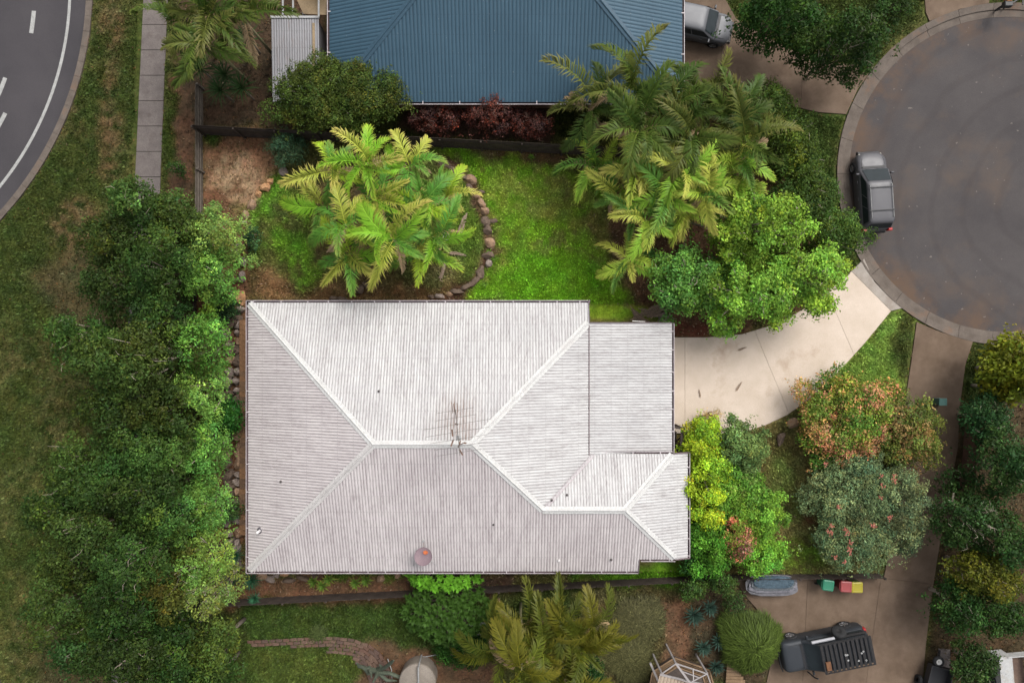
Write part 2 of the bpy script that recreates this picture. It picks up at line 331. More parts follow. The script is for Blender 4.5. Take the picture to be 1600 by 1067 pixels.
paint(mask([(1165, 675), (1235, 648), (1300, 700), (1380, 900), (1080, 900), (1075, 680)], 4), (.15, .13, .055), .65)
paint(mask(ell(1225, 760, 32, 60), 8)*sm(n2, .3, .6), (.135, .165, .05), .9)
paint(mask(ell(1260, 870, 45, 26), 8)*sm(n3, .3, .6), (.14, .23, .03), .9, .8)
paint(mask(ell(1265, 805, 14, 10), 3), (.12, .06, .035), .1)
paint(mask([(1318, 578), (1395, 488), (1412, 482), (1432, 505), (1424, 560), (1415, 640), (1300, 640)], 3), (.18, .26, .06), 1)
paint(mask([(1405, 480), (1432, 500), (1424, 640), (1404, 640)], 3), (.06, .075, .022), .9)
paint(mask([(1255, 605), (1318, 572), (1330, 600), (1260, 640)], 4), (.17, .13, .065), .4, .8)
# ---- beyond the block
paint(mask([(1250, 178), (1320, 178), (1306, 250), (1310, 300), (1340, 380), (1330, 420), (1240, 330)], 3), (.042, .062, .016), .9)
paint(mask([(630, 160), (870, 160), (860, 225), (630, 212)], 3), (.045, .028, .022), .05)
paint(mask([(1496, 620), (1700, 560), (1700, 1120), (1440, 1120)], 4), (.05, .036, .022), .2)
paint(mask([(1478, 640), (1500, 640), (1480, 800), (1465, 800)], 3), (.12, .085, .06), .1)
paint(mask([(1520, 533), (1700, 515), (1700, 600), (1505, 640)], 3), (.042, .055, .016), .8)
paint(mask([(380, 945), (640, 930), (780, 935), (780, 1067), (380, 1075)], 3), (.038, .060, .014), 1)
paint(mask([(390, 1012), (555, 1012), (590, 1075), (390, 1075)], 3), (.058, .076, .018), 1)
paint(mask([(560, 1000), (600, 1000), (780, 1040), (780, 1090), (560, 1090)], 4), (.085, .052, .034), .05)
paint(mask([(930, 915), (1080, 910), (1060, 1067), (920, 1067)], 6), (.085, .070, .034), .9)
paint(mask(ell(1055, 990, 30, 60), 6), (.10, .058, .038), .1)
paint(mask(ell(985, 960, 25, 40), 8), (.045, .058, .018), .9, .8)
paint(mask([(1075, 905), (1165, 905), (1200, 960), (1210, 1067), (1070, 1067)], 3), (.05, .038, .025), .2)
pave = np.zeros(GX.shape)
for q in PAVES: pave = np.maximum(pave, inpoly(GX, GY, q).astype(float))
deep = np.zeros(GX.shape)
for q in (circ(C_CX, C_CY, 262), circ(ROADC[0], ROADC[1], 530), circ(-110, 1150, 137)): deep = np.maximum(deep, inpoly(GX, GY, q).astype(float))
near = blur(pave, 3) > .02
gd = np.where(blur(pave, 1) > .12, 0, gd)
gc *= (.62+.76*n3)[..., None]*np.array([1, 1, 1])+0; gc[..., 0] *= .8+.4*fbm(GX, GY, 16, 44)
# relief: the bank held by the stone wall on the left, the palm mound, small lumps
bank = blur(inpoly(GX, GY, [(285, 320), (366, 430), (356, 560), (352, 720), (352, 850), (345, 900), (285, 960)]).astype(float), 4)
mound = blur(inpoly(GX, GY, [(400, 340), (450, 285), (600, 235), (705, 262), (742, 300), (757, 380), (742, 436), (690, 456), (480, 458), (405, 440)]).astype(float), 5)
gh = (n3-.5)*.10+(n2-.5)*.08 + bank*.75 + mound*.28
gh = np.where(near, -.02, gh); gh = np.where(pave > 0, -.06, gh); gh = np.where(deep > 0, -.3, gh)
far = (GX < -60) | (GX > 1660) | (GY < -60) | (GY > 1128); gh = np.where(far, -.30, gh)
def hgt(px, py):
    j = int(np.clip(np.searchsorted(gy, py), 1, len(gy)-1)); i = int(np.clip(np.searchsorted(gx, px), 1, len(gx)-1)); return float(gh[j, i])
V = np.stack([(GX-800)*K, (533.5-GY)*K, gh], -1).reshape(-1, 3)
ny, nx = GX.shape; I = np.arange(ny*nx).reshape(ny, nx)
Q = np.stack([I[1:, :-1], I[1:, 1:], I[:-1, 1:], I[:-1, :-1]], -1).reshape(-1, 4)
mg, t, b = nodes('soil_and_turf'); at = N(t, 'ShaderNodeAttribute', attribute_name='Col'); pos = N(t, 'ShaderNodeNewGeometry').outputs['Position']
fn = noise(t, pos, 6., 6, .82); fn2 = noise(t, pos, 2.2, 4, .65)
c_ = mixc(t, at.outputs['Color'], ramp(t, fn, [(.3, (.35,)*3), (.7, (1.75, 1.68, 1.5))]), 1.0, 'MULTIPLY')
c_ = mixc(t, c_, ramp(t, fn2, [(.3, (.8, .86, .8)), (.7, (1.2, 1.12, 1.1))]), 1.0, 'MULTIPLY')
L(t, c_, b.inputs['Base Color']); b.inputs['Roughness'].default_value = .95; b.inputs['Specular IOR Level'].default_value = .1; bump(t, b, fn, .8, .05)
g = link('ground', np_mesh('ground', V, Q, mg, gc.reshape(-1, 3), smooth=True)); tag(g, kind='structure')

# grass blades and litter as real geometry
def scatter_cells(weight, n, seed):
    r_ = np.random.default_rng(seed); wv = weight.copy(); wv[(GX < -40) | (GX > 1640) | (GY < -40) | (GY > 1108)] = 0
    p = wv.ravel()/wv.sum(); idx = r_.choice(p.size, n, p=p); j, i = np.unravel_index(idx, wv.shape)
    x = GX[j, i]+r_.uniform(-2, 2, n); y = GY[j, i]+r_.uniform(-2, 2, n); return x, y, gh[j, i], gc[j, i], r_
def blades(weight, n, seed, hlo, hhi, wd, name, label):
    x, y, z, c, r_ = scatter_cells(weight, n, seed); base = np.stack([(x-800)*K, (533.5-y)*K, z], -1)
    vs, cs = [], []
    for b_ in range(3):
        a = r_.uniform(0, 6.283, n); ln = r_.uniform(hlo, hhi, n); lean = r_.uniform(.25, 1.0, n)
        d = np.stack([np.cos(a), np.sin(a), np.zeros(n)], -1); s_ = np.stack([-np.sin(a), np.cos(a), np.zeros(n)], -1)*wd/2
        o_ = base+d*r_.uniform(0, .06, n)[:, None]
        broad = (r_.random(n) < .07); ln = np.where(broad, ln*1.3, ln); s_ = np.where(broad[:, None], s_*2.6, s_)
        tip = o_+d*(ln*lean)[:, None]+np.array([0, 0, 1])*(ln*(1.1-.7*lean))[:, None]
        vs.append(np.stack([o_-s_, o_+s_, tip], 1)); k = (r_.uniform(.55, 1.75, n)*np.where(broad, 1.35, 1))[:, None]*c*np.array([1., 1.06, .9]); cs.append(np.repeat(k[:, None], 3, 1))
    vs = np.concatenate(vs).reshape(-1, 3); cs = np.concatenate(cs).reshape(-1, 3); T = np.arange(len(vs)).reshape(-1, 3)
    tag(link(name, np_mesh(name, vs, None, M_LEAF, cs, T)), label, 'grass', kind='stuff')
inlot = inpoly(GX, GY, LOT)
blades(np.where(inlot, gd**1.5, 0), 110000, 31, .08, .2, .05, 'lawn_grass', 'short bright green turf around the pale roofed house')
blades(np.where(inlot, 0, gd**1.5), 120000, 32, .07, .18, .05, 'verge_grass', 'dull green turf on the verges and neighbouring yards')
def litter(weight, n, seed, lo, hi, name, label, pal):
    x, y, z, c, r_ = scatter_cells(weight, n, seed); o_ = np.stack([(x-800)*K, (533.5-y)*K, z+.03+r_.uniform(0, .05, n)], -1)
    a = r_.uniform(0, 6.283, n); ln = r_.uniform(lo, hi, n)[:, None]; d = np.stack([np.cos(a), np.sin(a), r_.normal(0, .25, n)], -1)*ln; s_ = np.stack([-np.sin(a), np.cos(a), r_.normal(0, .25, n)], -1)*ln*.3
    vs = np.stack([o_-d/2, o_+s_/2, o_+d/2, o_-s_/2], 1).reshape(-1, 3); pal = np.array(pal)[r_.integers(0, len(pal), n)]*r_.uniform(.7, 1.2, n)[:, None]
    tag(link(name, np_mesh(name, vs, np.arange(n*4).reshape(-1, 4), M_LEAF, np.repeat(pal, 4, 0))), label, 'litter', kind='stuff')
bare = np.where((pave == 0), np.clip(1-gd, 0, 1)**2+.02, 0)
litter(np.where(inlot, bare, 0), 9000, 33, .06, .16, 'garden_litter', 'fallen leaves and bark chips on the bare garden soil', [(.30, .2, .12), (.2, .11, .06), (.38, .28, .2), (.12, .07, .04), (.1, .12, .03)])
litter(np.where(inlot, 0, bare), 7000, 34, .06, .16, 'verge_litter', 'fallen brown leaves on the verge and under the trees', [(.14, .08, .04), (.09, .05, .03), (.16, .12, .07), (.18, .09, .03)])

# ---------------------------------------------------------------- roads, kerbs, paths
def ring(mb, c, r0, r1, z0, z1, n=96, a0=0, a1=360):
    vs = []
    for i in range(n+1):
        a = R(a0+(a1-a0)*i/n); ca, sa = math.cos(a), math.sin(a)
        vs += [(c[0]+r0*ca, c[1]+r0*sa, z0), (c[0]+r0*ca, c[1]+r0*sa, z1-.01), (c[0]+(r0+.03)*ca, c[1]+(r0+.03)*sa, z1), (c[0]+r1*ca, c[1]+r1*sa, z1), (c[0]+r1*ca, c[1]+r1*sa, z0)]
    fs = [(i*5+k, i*5+k+1, i*5+6+k, i*5+5+k) for i in range(n) for k in range(4)]
    mb.add(vs, fs)
def disc(mb, c, r, z, n=128): mb.add([(c[0]+r*math.cos(2*math.pi*i/n), c[1]+r*math.sin(2*math.pi*i/n), z) for i in range(n)], [tuple(range(n))])
cc = P2(C_CX, C_CY); rc = 246*K
mb = MB(); disc(mb, cc, rc+.02, -.12); mb.add([(cc[0]+8.4, cc[1]-3.6, -.124), (cc[0]+60, cc[1]-3.6, -.124), (cc[0]+60, cc[1]+3.6, -.124), (cc[0]+8.4, cc[1]+3.6, -.124)], [(0, 1, 2, 3)])
tag(mb.build('turning_circle_road', M_ASPH), kind='structure')
kb = empty('kerb', (cc[0], cc[1], 0)); tag(kb, kind='structure')
def sector(c, r0, r1, z0, z1, a0, a1, n=5, zin=None):
    mb_ = MB(); vs = []
    for i in range(n+1):
        a = R(a0+(a1-a0)*i/n); ca, sa = math.cos(a), math.sin(a); zi = z1 if zin is None else zin
        vs += [(c[0]+r0*ca, c[1]+r0*sa, z0), (c[0]+r0*ca, c[1]+r0*sa, zi), (c[0]+r1*ca, c[1]+r1*sa, z1), (c[0]+r1*ca, c[1]+r1*sa, z0)]
    mb_.add(vs, [(i*4+k, i*4+k+1, i*4+5+k, i*4+4+k) for i in range(n) for k in range(3)]+[(0, 1, 2, 3), (n*4+3, n*4+2, n*4+1, n*4)]); return mb_
for i in range(26):                                            # cast kerb lengths with open joints
    a0 = 22+i*(316/26); a1 = a0+316/26-.12
    sector((0, 0), rc+.02, rc+.42, -.3, -.085, a0, a1, zin=-.11).build('gutter_length', M_KERB, kb)
    o = sector((0, 0), rc+.43, rc+.80, -.3, .05, a0, a1, zin=-.02).build('kerb_length', M_KERB, kb)
# left road
rl = P2(*ROADC); rr = 520*K
mb = MB(); disc(mb, rl, rr+.05, -.12, 160); tag(mb.build('curved_road', M_ASPHL), kind='structure')
k2 = empty('kerb', (rl[0], rl[1], 0)); tag(k2, kind='structure')
for i in range(22):
    a0 = 8-i*2.6; a1 = a0-2.56
    sector((0, 0), rr+.06, rr+.45, -.3, .05, a0, a1, zin=.02).build('kerb_length', M_KERB, k2)
ob = sector((rl[0], rl[1]), 492*K, 496.5*K, -.1195, -.113, 10, -60, 60).build('edge_line_marking', M_PAINT); tag(ob, kind='structure')
for r0, a in ((436, -7.0), (436, -28.8), (414, -22.0), (436, 14.8)):
    ob = sector((rl[0], rl[1]), r0*K, (r0+6.5)*K, -.1195, -.113, a+2.3, a-2.3, 4).build('lane_dash_marking', M_PAINT); tag(ob, kind='structure')
c3 = P2(-110, 1150); mb = MB(); disc(mb, c3, 128*K, -.1); tag(mb.build('corner_road', M_ASPHL), kind='structure')
k3 = empty('kerb', (c3[0], c3[1], 0)); tag(k3, kind='structure')
for i in range(12): sector((0, 0), 128*K, 137*K, -.3, .05, i*10, i*10+9.8, zin=.02).build('kerb_length', M_KERB, k3)
# footpath of cast slabs
fp = empty('footpath', (*P2(225, 500), 0)); tag(fp, kind='structure')
y = -40.0; k = 0
while y < 1110:
    ln = 39.6
    def xl(q): return 224.5-(q/1067)*50
    def xr(q): return 262-(q/1067)*43
    a, b2 = y+.45, y+ln-.45
    poly = [P2(xl(a), a), P2(xr(a), a), P2(xr(b2), b2), P2(xl(b2), b2)]
    mb = MB(); mb.prism(poly, -.08, .03+random.uniform(-.006, .006)); mb.build('slab', M_SLAB, fp, world=True); y += ln
tag(fp, kind='structure')
def paved(name, polys, mat, z=.035):
    e = empty(name, (*P2(*polys[0][0]), 0)); tag(e, kind='structure')
    for q in polys: mb_ = MB(); mb_.prism([P2(*p) for p in q], -.12, z); mb_.build('slab', mat, e, world=True)
    return e
def shrink(poly, d):
    pts = [Vector(p) for p in poly]; n = len(pts); out = []
    ar = sum(pts[i].x*pts[(i+1) % n].y-pts[(i+1) % n].x*pts[i].y for i in range(n))
    for i in range(n):
        a, b_, c = pts[i-1], pts[i], pts[(i+1) % n]; e1 = (b_-a).normalized(); e2 = (c-b_).normalized(); sg = 1 if ar > 0 else -1
        n1_ = Vector((-e1.y, e1.x))*sg; n2_ = Vector((-e2.y, e2.x))*sg; h = (n1_+n2_); q = b_+h*(d/max(.35, h.dot(n1_))); out.append((q.x, q.y))
    return out
def cut(poly, a, b):
    """split a photo-space polygon along the line a-b"""
    def side(p): return (b[0]-a[0])*(p[1]-a[1])-(b[1]-a[1])*(p[0]-a[0])
    A, B = [], []
    for i in range(len(poly)):
        p, q = poly[i], poly[(i+1) % len(poly)]; s0, s1 = side(p), side(q)
        (A if s0 >= 0 else B).append(p)
        if s0*s1 < 0:
            f = s0/(s0-s1); x_ = (p[0]+(q[0]-p[0])*f, p[1]+(q[1]-p[1])*f); A.append(x_); B.append(x_)
    return A, B
def cuts(poly, lines):
    ps = [poly]
    for a, b in lines:
        nw = []
        for p in ps:
            for q in cut(p, a, b):
                if len(q) > 2: nw.append(q)
        ps = nw
    return [shrink(p, .2) for p in ps]
paved('front_driveway', cuts(DRIVE, [((1070, 500), (1070, 700)), ((1172, 500), (1238, 660)), ((1285, 440), (1345, 580))]), M_DRIVE)
paved('driveway_crossover', [shrink(XOVER, .3)], M_XOVER, .03)
paved('north_driveway', cuts(NDRIVE, [((1256, 60), (1249, 200)), ((1128, 0), (1126, 200))]), M_AGG)
paved('upper_driveway', [shrink(TDRIVE, .3)], M_AGG)
R_UP = [(1432, 503), (1470, 519), (1520, 533), (1508, 570), (1500, 630), (1496, 700), (1482, 780), (1468, 850), (1458, 912), (1380, 903), (1385, 880), (1392, 800), (1402, 720), (1412, 640), (1424, 560)]
R_LO = [(1380, 903), (1458, 912), (1447, 1000), (1438, 1100), (1190, 1100), (1205, 1030), (1190, 960), (1160, 925), (1150, 905)]
paved('shared_driveway', cuts(R_UP, [((1400, 690), (1500, 700))])+cuts(R_LO, [((1376, 900), (1348, 1100)), ((1262, 900), (1252, 1100))]), M_AGG)
# ---------------------------------------------------------------- roofs
M_ROOF = roofmat('weathered_roof_paint', (.41, .405, .405), (.475, .47, .465), (.175, .162, .157), .157, (.22, .20, .20), .40)
M_ROOFT = roofmat('rust_marked_roof_paint', (.41, .405, .405), (.475, .47, .465), (.175, .162, .157), .157, (.22, .20, .20), .40, rust=((-2.75, -3.45, 1.5, 1.3, .6), (-2.9, -4.4, 2.0, 1.2, .6), (-2.3, -4.9, .7, .8, .7)))
M_ROOFG = roofmat('lichened_roof_paint', (.44, .405, .405), (.51, .475, .47), (.17, .14, .145), .157, (.24, .205, .21), .44, spk=(.55, .52, .5))
M_CAP = two('roof_capping', (.43, .425, .415), (.49, .485, .475), 1.5, .55, 14, bmp=.05, stain=(.42, .40, .39), stain_scale=1.1, stain_lo=.55)
M_CAPG = two('grimy_roof_capping', (.43, .41, .40), (.49, .47, .46), 1.5, .55, 14, bmp=.05, stain=(.33, .31, .30), stain_scale=1.1, stain_lo=.55)
M_GUT = two('gutter_paint', (.10, .072, .078), (.15, .11, .115), 2, .5, 20, bmp=.05)
M_GUTL = two('gutter_lip', (.34, .30, .31), (.44, .40, .41), 2, .5, 20, bmp=.05)
M_BRICK = two('house_brick', (.22, .13, .09), (.30, .19, .13), 3, .9, 18)
M_SOFF = plain('soffit_paint', (.6, .58, .54))
def corr(name, poly, U, zf, rib, amp, mat, parent, steps=6):
    """corrugated sheet over a plan polygon (world xy); ribs run up the slope, square to the eave direction U"""
    U = Vector(U).normalized(); Vd = Vector((-U.y, U.x)); pu = [(p[0]*U.x+p[1]*U.y, p[0]*Vd.x+p[1]*Vd.y) for p in poly]
    u0, u1 = min(p[0] for p in pu), max(p[0] for p in pu); st = rib/steps
    us = np.unique(np.concatenate([np.arange(math.ceil(u0/st), math.floor(u1/st)+1)*st, [u0+1e-4, u1-1e-4]]+[[p[0]-1e-4, p[0]+1e-4] for p in pu])); us = us[(us > u0) & (us < u1)]
    vs, fs, uv = [], [], []
    for u in us:
        hit = []
        for i in range(len(pu)):
            (ua, va), (ub, vb) = pu[i], pu[(i+1) % len(pu)]
            if (ua-u)*(ub-u) < 0: hit.append(va+(vb-va)*(u-ua)/(ub-ua))
        lo, hi = (min(hit), max(hit)) if hit else (0, 0)
        h = amp*abs(math.sin(math.pi*u/rib))
        for v in (lo, hi):
            x_, y_ = U.x*u+Vd.x*v, U.y*u+Vd.y*v; vs.append((x_, y_, zf(x_, y_)+h)); uv.append((u, v))
    n = len(us); fs = [(i*2, i*2+2, i*2+3, i*2+1) for i in range(n-1)]
    q = Vector(parent.location); me = bpy.data.meshes.new(name); me.from_pydata([tuple(Vector(v)-q) for v in vs], [], fs); me.materials.append(mat)
    lay = me.uv_layers.new(name='UVMap'); idx = np.empty(len(me.loops), np.int32); me.loops.foreach_get('vertex_index', idx)
    lay.data.foreach_set('uv', np.array(uv, np.float32)[idx].ravel()); me.update()
    return link(name, me, parent)
def cap(parent, a, b, drop, mat, half=.2, lift=.045, name='ridge_cap', mat2=None):
    a, b = Vector(a), Vector(b); d = (b-a).normalized(); n = Vector((-d.y, d.x, 0)).normalized(); mb = MB()
    prof = [(-half, -drop*half), (-half+.01, -drop*half+.012), (-.045, -drop*.04), (-.03, .025), (0, .04), (.03, .025), (.045, -drop*.04), (half-.01, -drop*half+.012), (half, -drop*half)]
    vs = [p+n*x_+Vector((0, 0, z_+lift)) for p in (a, b) for x_, z_ in prof]; k_ = len(prof)
    mb.add(vs, [(i, i+1, k_+i+1, k_+i) for i in range(k_-1)]); return mb.build(name, mat, parent, world=True)
def gutter(parent, a, b, out, bracket=1.25, seed=0, mat=None):
    """quad gutter under an eave edge a-b; out = unit vector pointing away from the roof"""
    a, b, out = Vector(a), Vector(b), Vector((*out, 0)); mb = MB(); wd = .125; up = Vector((0, 0, 1))
    mb.bar(a+out*(wd/2-.02)-up*.12, b+out*(wd/2-.02)-up*.12, wd, .01, 0); mb.bar(a+out*(-.02)-up*.06, b+out*(-.02)-up*.06, .01, .115, 0)
    mb.bar(a+out*(wd-.02)-up*.06, b+out*(wd-.02)-up*.06, .012, .13, 0); mb.bar(a+out*(wd-.012)+up*.012, b+out*(wd-.012)+up*.012, .034, .016, 1)
    g_ = mb.build('gutter', [mat or M_GUT, M_GUTL], parent, world=True)
    d = (b-a); ln = d.length; d.normalize(); r_ = random.Random(seed); s_ = r_.uniform(.3, .9); br = MB()
    while s_ < ln:
        p = a+d*s_; br.bar(p+out*(-.06)+up*.035, p+out*(wd-.005)+up*.022, .05, .01); s_ += bracket*r_.uniform(.75, 1.3)
    c_ = tag(br.build('bracket', M_GUTL, g_), kind='stuff'); c_.data.transform(Matrix.Translation(-Vector(parent.location)))
    return g_

# ---------------------------------------------------------------- the pale-roofed house
PT = .3684
h0 = empty('house', (-3, -5, 0), label='single storey house with a large pale grey corrugated hip roof', cat='house')
ZE, ZR = 2.70, 5.40; yT, yB, xL = 2.116, -12.54, -14.41; yR = -5.21
KX, LX = -7.04, -2.04; MX, MY, MZ = 1.63, -8.88, 4.05; NX = 5.935; xB = 4.17; yC = 1.0
zTop = lambda x, y: ZR-(y-yR)*PT; zLeft = lambda x, y: ZR+(x-KX)*PT; zBot = lambda x, y: ZR+(y-yR)*PT; zRight = lambda x, y: ZR-(x-LX)*PT
zWt = lambda x, y: MZ-(y-MY)*PT; zWr = lambda x, y: MZ-(x-NX)*PT
wy0, wy1, wx1 = -6.08, -11.80, 9.60; xI = 6.89
vx = MX+(wy0-MY)                                               # valley foot
gz0 = zRight(xB, 0); gx1 = 8.74
zGar = lambda x, y: gz0-.03-(x-xB)*.085
corr('roof_slope', [(xL, yT), (xB, yT), (xB, yC), (LX, yR), (KX, yR)], (1, 0), zTop, .157, .024, M_ROOFT, h0)
corr('roof_slope', [(xL, yT), (KX, yR), (xL, yB)], (0, 1), zLeft, .157, .03, M_ROOFG, h0)
corr('roof_slope', [(xL, yB), (xI, yB), (xI, wy1), (NX+(MY-wy1), wy1), (NX, MY), (MX, MY), (LX, yR), (KX, yR)], (1, 0), zBot, .157, .03, M_ROOFG, h0)
corr('roof_slope', [(LX, yR), (xB, yC), (xB+.02, wy0-.25), (vx, wy0), (MX, MY)], (0, 1), zRight, .157, .024, M_ROOF, h0)
corr('garage_roof', [(xB-.12, yC), (gx1, yC), (gx1, -6.15), (xB-.12, -6.15)], (0, 1), zGar, .157, .024, M_ROOF, h0)
corr('wing_roof_slope', [(MX, MY), (NX, MY), (NX+(wy0-MY), wy0), (vx, wy0)], (1, 0), zWt, .157, .024, M_ROOF, h0)
corr('wing_roof_slope', [(NX, MY), (NX+(wy0-MY), wy0), (wx1, wy0), (wx1, wy1), (NX+(MY-wy1), wy1)], (0, 1), zWr, .157, .024, M_ROOF, h0)
hd = PT*.707
cap(h0, (xL+.05, yT-.05, ZE), (KX, yR, ZR), hd, M_CAP, name='hip_cap'); cap(h0, (xL+.05, yB+.05, ZE), (KX, yR, ZR), hd, M_CAPG, name='hip_cap')
cap(h0, (KX-.05, yR, ZR+.012), (LX+.05, yR, ZR+.012), PT, M_CAP); cap(h0, (LX, yR, ZR), (xB-.05, yC, zTop(0, yC)), hd, M_CAP, name='hip_cap')
cap(h0, (LX, yR, ZR+.004), (MX, MY, MZ), hd, M_CAP, name='hip_cap'); cap(h0, (MX-.03, MY, MZ+.012), (NX+.03, MY, MZ+.012), PT, M_CAP)
cap(h0, (NX, MY, MZ), (NX+(wy0-MY)-.05, wy0-.05, zWt(0, wy0)), hd, M_CAP, name='hip_cap'); cap(h0, (NX, MY, MZ), (NX+(MY-wy1)-.05, wy1+.05, zBot(0, wy1)), hd, M_CAP, name='hip_cap')
mb = MB(); a, b2 = Vector((MX, MY, MZ)), Vector((vx, wy0, zWt(0, wy0))); d = (b2-a).normalized(); n_ = Vector((-d.y, d.x, 0)).normalized()
mb.add([a+n_*s_*.09+Vector((0, 0, z_+.0)) for s_, z_ in ((-1, .06*.707+.03), (0, 0), (1, .06*.707+.03))]+[b2+n_*s_*.09+Vector((0, 0, z_+.0)) for s_, z_ in ((-1, .06*.707+.03), (0, 0), (1, .06*.707+.03))], [(0, 1, 4, 3), (1, 2, 5, 4)])
mb.build('valley_flashing', M_GUTL, h0, world=True)
mb = MB(); mb.bar((xB-.01, yC-.1, gz0+.04), (xB-.01, wy0-.05, gz0+.04), .05, .03); mb.build('roof_joint_flashing', M_GUT, h0, world=True)
gutter(h0, (xL-.1, yT, ZE), (xB+.1, yT, ZE), (0, 1), seed=1); gutter(h0, (xL, yB-.1, ZE), (xL, yT+.1, ZE), (-1, 0), seed=2)
gutter(h0, (xL-.1, yB, ZE), (xI, yB, ZE), (0, -1), seed=3); gutter(h0, (gx1, yC, zGar(gx1, 0)), (gx1, -6.05, zGar(gx1, 0)), (1, 0), seed=4)
gutter(h0, (vx, wy0, zWt(0, wy0)-.01), (8.72, wy0, zWt(0, wy0)-.01), (0, 1), seed=5); gutter(h0, (wx1, wy0, zWr(wx1, 0)), (wx1, wy1, zWr(wx1, 0)), (1, 0), seed=6)
gutter(h0, (xI+.1, wy1, zBot(0, wy1)), (8.85, wy1, zBot(0, wy1)), (0, -1), seed=7)
for a, b2, wd, ht in (((xB+.02, yT+.1, ZE-.05), (xB+.02, yC, zTop(0, yC)-.03), .04, .18), ((gx1, yC+.02, zGar(gx1, 0)-.02), (xB+.05, yC+.02, gz0-.04), .04, .16),
                      ((8.72, wy0+.02, zWt(0, wy0)-.03), (wx1+.1, wy0+.02, zWr(wx1, 0)-.03), .05, .16), ((8.85, wy1-.02, zBot(0, wy1)-.03), (wx1+.1, wy1-.02, zWr(wx1, 0)-.03), .05, .16), ((xI+.02, yB-.1, ZE-.05), (xI+.02, wy1, zBot(0, wy1)-.03), .04, .18)):
    mb = MB(); mb.bar(a, b2, wd, ht); mb.build('barge_board', M_GUT, h0, world=True)                # on the clipped roof ends
WALL = [(xL+.6, yT-.6), (xB-.3, yT-.6), (xB-.3, yC-.5), (gx1-.3, yC-.5), (gx1-.3, wy0-.5), (wx1-.6, wy0-.5), (wx1-.6, wy1+.5), (xI-.5, wy1+.5), (xI-.5, yB+.6), (xL+.6, yB+.6)]
mb = MB(); mb.prism(WALL, -.1, 2.42); mb.build('wall', M_BRICK, h0, world=True)
mb = MB(); mb.prism([(xL+.02, yT-.02), (xB-.02, yT-.02), (xB-.02, yC-.02), (gx1-.02, yC-.02), (gx1-.02, wy0-.02), (wx1-.02, wy0-.02), (wx1-.02, wy1+.02), (xI-.02, wy1+.02), (xI-.02, yB+.02), (xL+.02, yB+.02)], 2.43, 2.46); mb.build('soffit', M_SOFF, h0, world=True)
mb = MB()
for i in range(8): mb.box((gx1-.28, -2.6, .15+i*.28), (.05, 4.8, .26))
mb.build('garage_door', plain('garage_door_paint', (.55, .53, .5)), h0, world=True)
M_PANE = glassmat('window_glass'); M_ALU = plain('aluminium', (.5, .5, .5), .4, .7)
for (x_, y_, ax) in ((-10.5, yT-.58, 0), (-5.5, yT-.58, 0), (0, yT-.58, 0), (-10, yB+.58, 0), (-3.5, yB+.58, 0), (2.5, yB+.58, 0), (xL+.58, -2, 1), (xL+.58, -8, 1), (wx1-.58, -9, 1)):
    mb = MB(); mb.box((x_, y_, 1.5), (.05, 1.8, 1.2) if ax else (1.8, .05, 1.2)); wn = mb.build('window', M_PANE, h0, world=True)
    mb = MB(); s_ = (lambda p, q, z: (.07, p, z) if ax else (p, .07, z))
    for dz in (-.6, .6): mb.box((x_, y_, 1.5+dz), s_(1.86, 0, .06))
    for du in (-.9, 0, .9): mb.box((x_+(0 if ax else du), y_+(du if ax else 0), 1.5), s_(.06, 0, 1.2))
    fr = mb.build('frame', M_ALU, wn); fr.data.transform(Matrix.Translation(-Vector(h0.location)))
# vents on the roof: parts of the house
M_LEAD = plain('lead_flashing', (.07, .065, .075), .6); M_PVC = plain('pale_pipe', (.62, .6, .6), .5)
def vent(px, py, z, r_, h_):
    p = P(px, py, z); mb_ = MB(); mb_.lathe([(r_*2.6, -.03), (r_*2.3, .05), (r_*1.2, .10), (r_*1.05, .14)], (p.x, p.y, z), 16); v_ = mb_.build('vent_flashing', M_LEAD, h0, world=True)
    mb_ = MB(); mb_.tube([(p.x, p.y, z-.1), (p.x, p.y, z+h_)], r_, 12); q = mb_.build('vent_pipe', M_PVC, v_); q.data.transform(Matrix.Translation(-Vector(h0.location)))
vent(407, 828, 2.93, .075, .45); vent(873, 873, 2.82, .05, .3)
M_SCREW = plain('dark_fixing', (.06, .05, .05))
for px, py, f in ((592, 611, zTop), (862, 781, zWt), (886, 773, zWt), (439, 752, zLeft), (955, 874, zBot), (771, 819, zBot)):
    p = P(px, py, 3.6); p = P(px, py, f(p.x, p.y)); mb = MB(); mb.lathe([(.07, -.02), (.06, .04), (.0, .06)], p+Vector((0, 0, .03)), 10); mb.build('roof_plug', M_SCREW, h0, world=True)

# TV antenna with rusty fittings
M_RUST = two('rusty_steel', (.10, .06, .045), (.18, .11, .08), 6, .8, 30, bmp=.3); M_ANT = plain('weathered_aluminium', (.14, .125, .115), .5, .3)
M_GREYB = two('grey_plastic', (.22, .22, .22), (.30, .30, .295), 5, .6, 25)
base = P(724, 692, ZR); top = Vector((base.x-.05, base.y+.15, ZR+1.5))
an = empty('television_antenna', base, label='rusty television aerial with long thin rods on the main roof ridge', cat='antenna')
mb = MB(); mb.tube([base, base.lerp(top, .5), top], .022, 8); mb.build('mast', M_RUST, an, world=True)
bd = Vector((-.10, 1.0, .0)).normalized(); rd = Vector((1, .16, 0)).normalized(); bc = top+Vector((-.12, .55, -.08))
mb = MB(); mb.bar(bc-bd*1.1, bc+bd*1.15, .035, .035); mb.build('boom', M_ANT, an, world=True)
for s_, ln in ((-.95, 1.1), (-.65, 1.25), (-.3, 1.4), (.05, 1.55), (.42, 1.65), (.75, 1.0), (1.1, .9)):
    mb = MB(); mb.tube([bc+bd*s_-rd*ln, bc+bd*s_+rd*ln], .0095, 6); mb.build('rod', M_ANT, an, world=True)
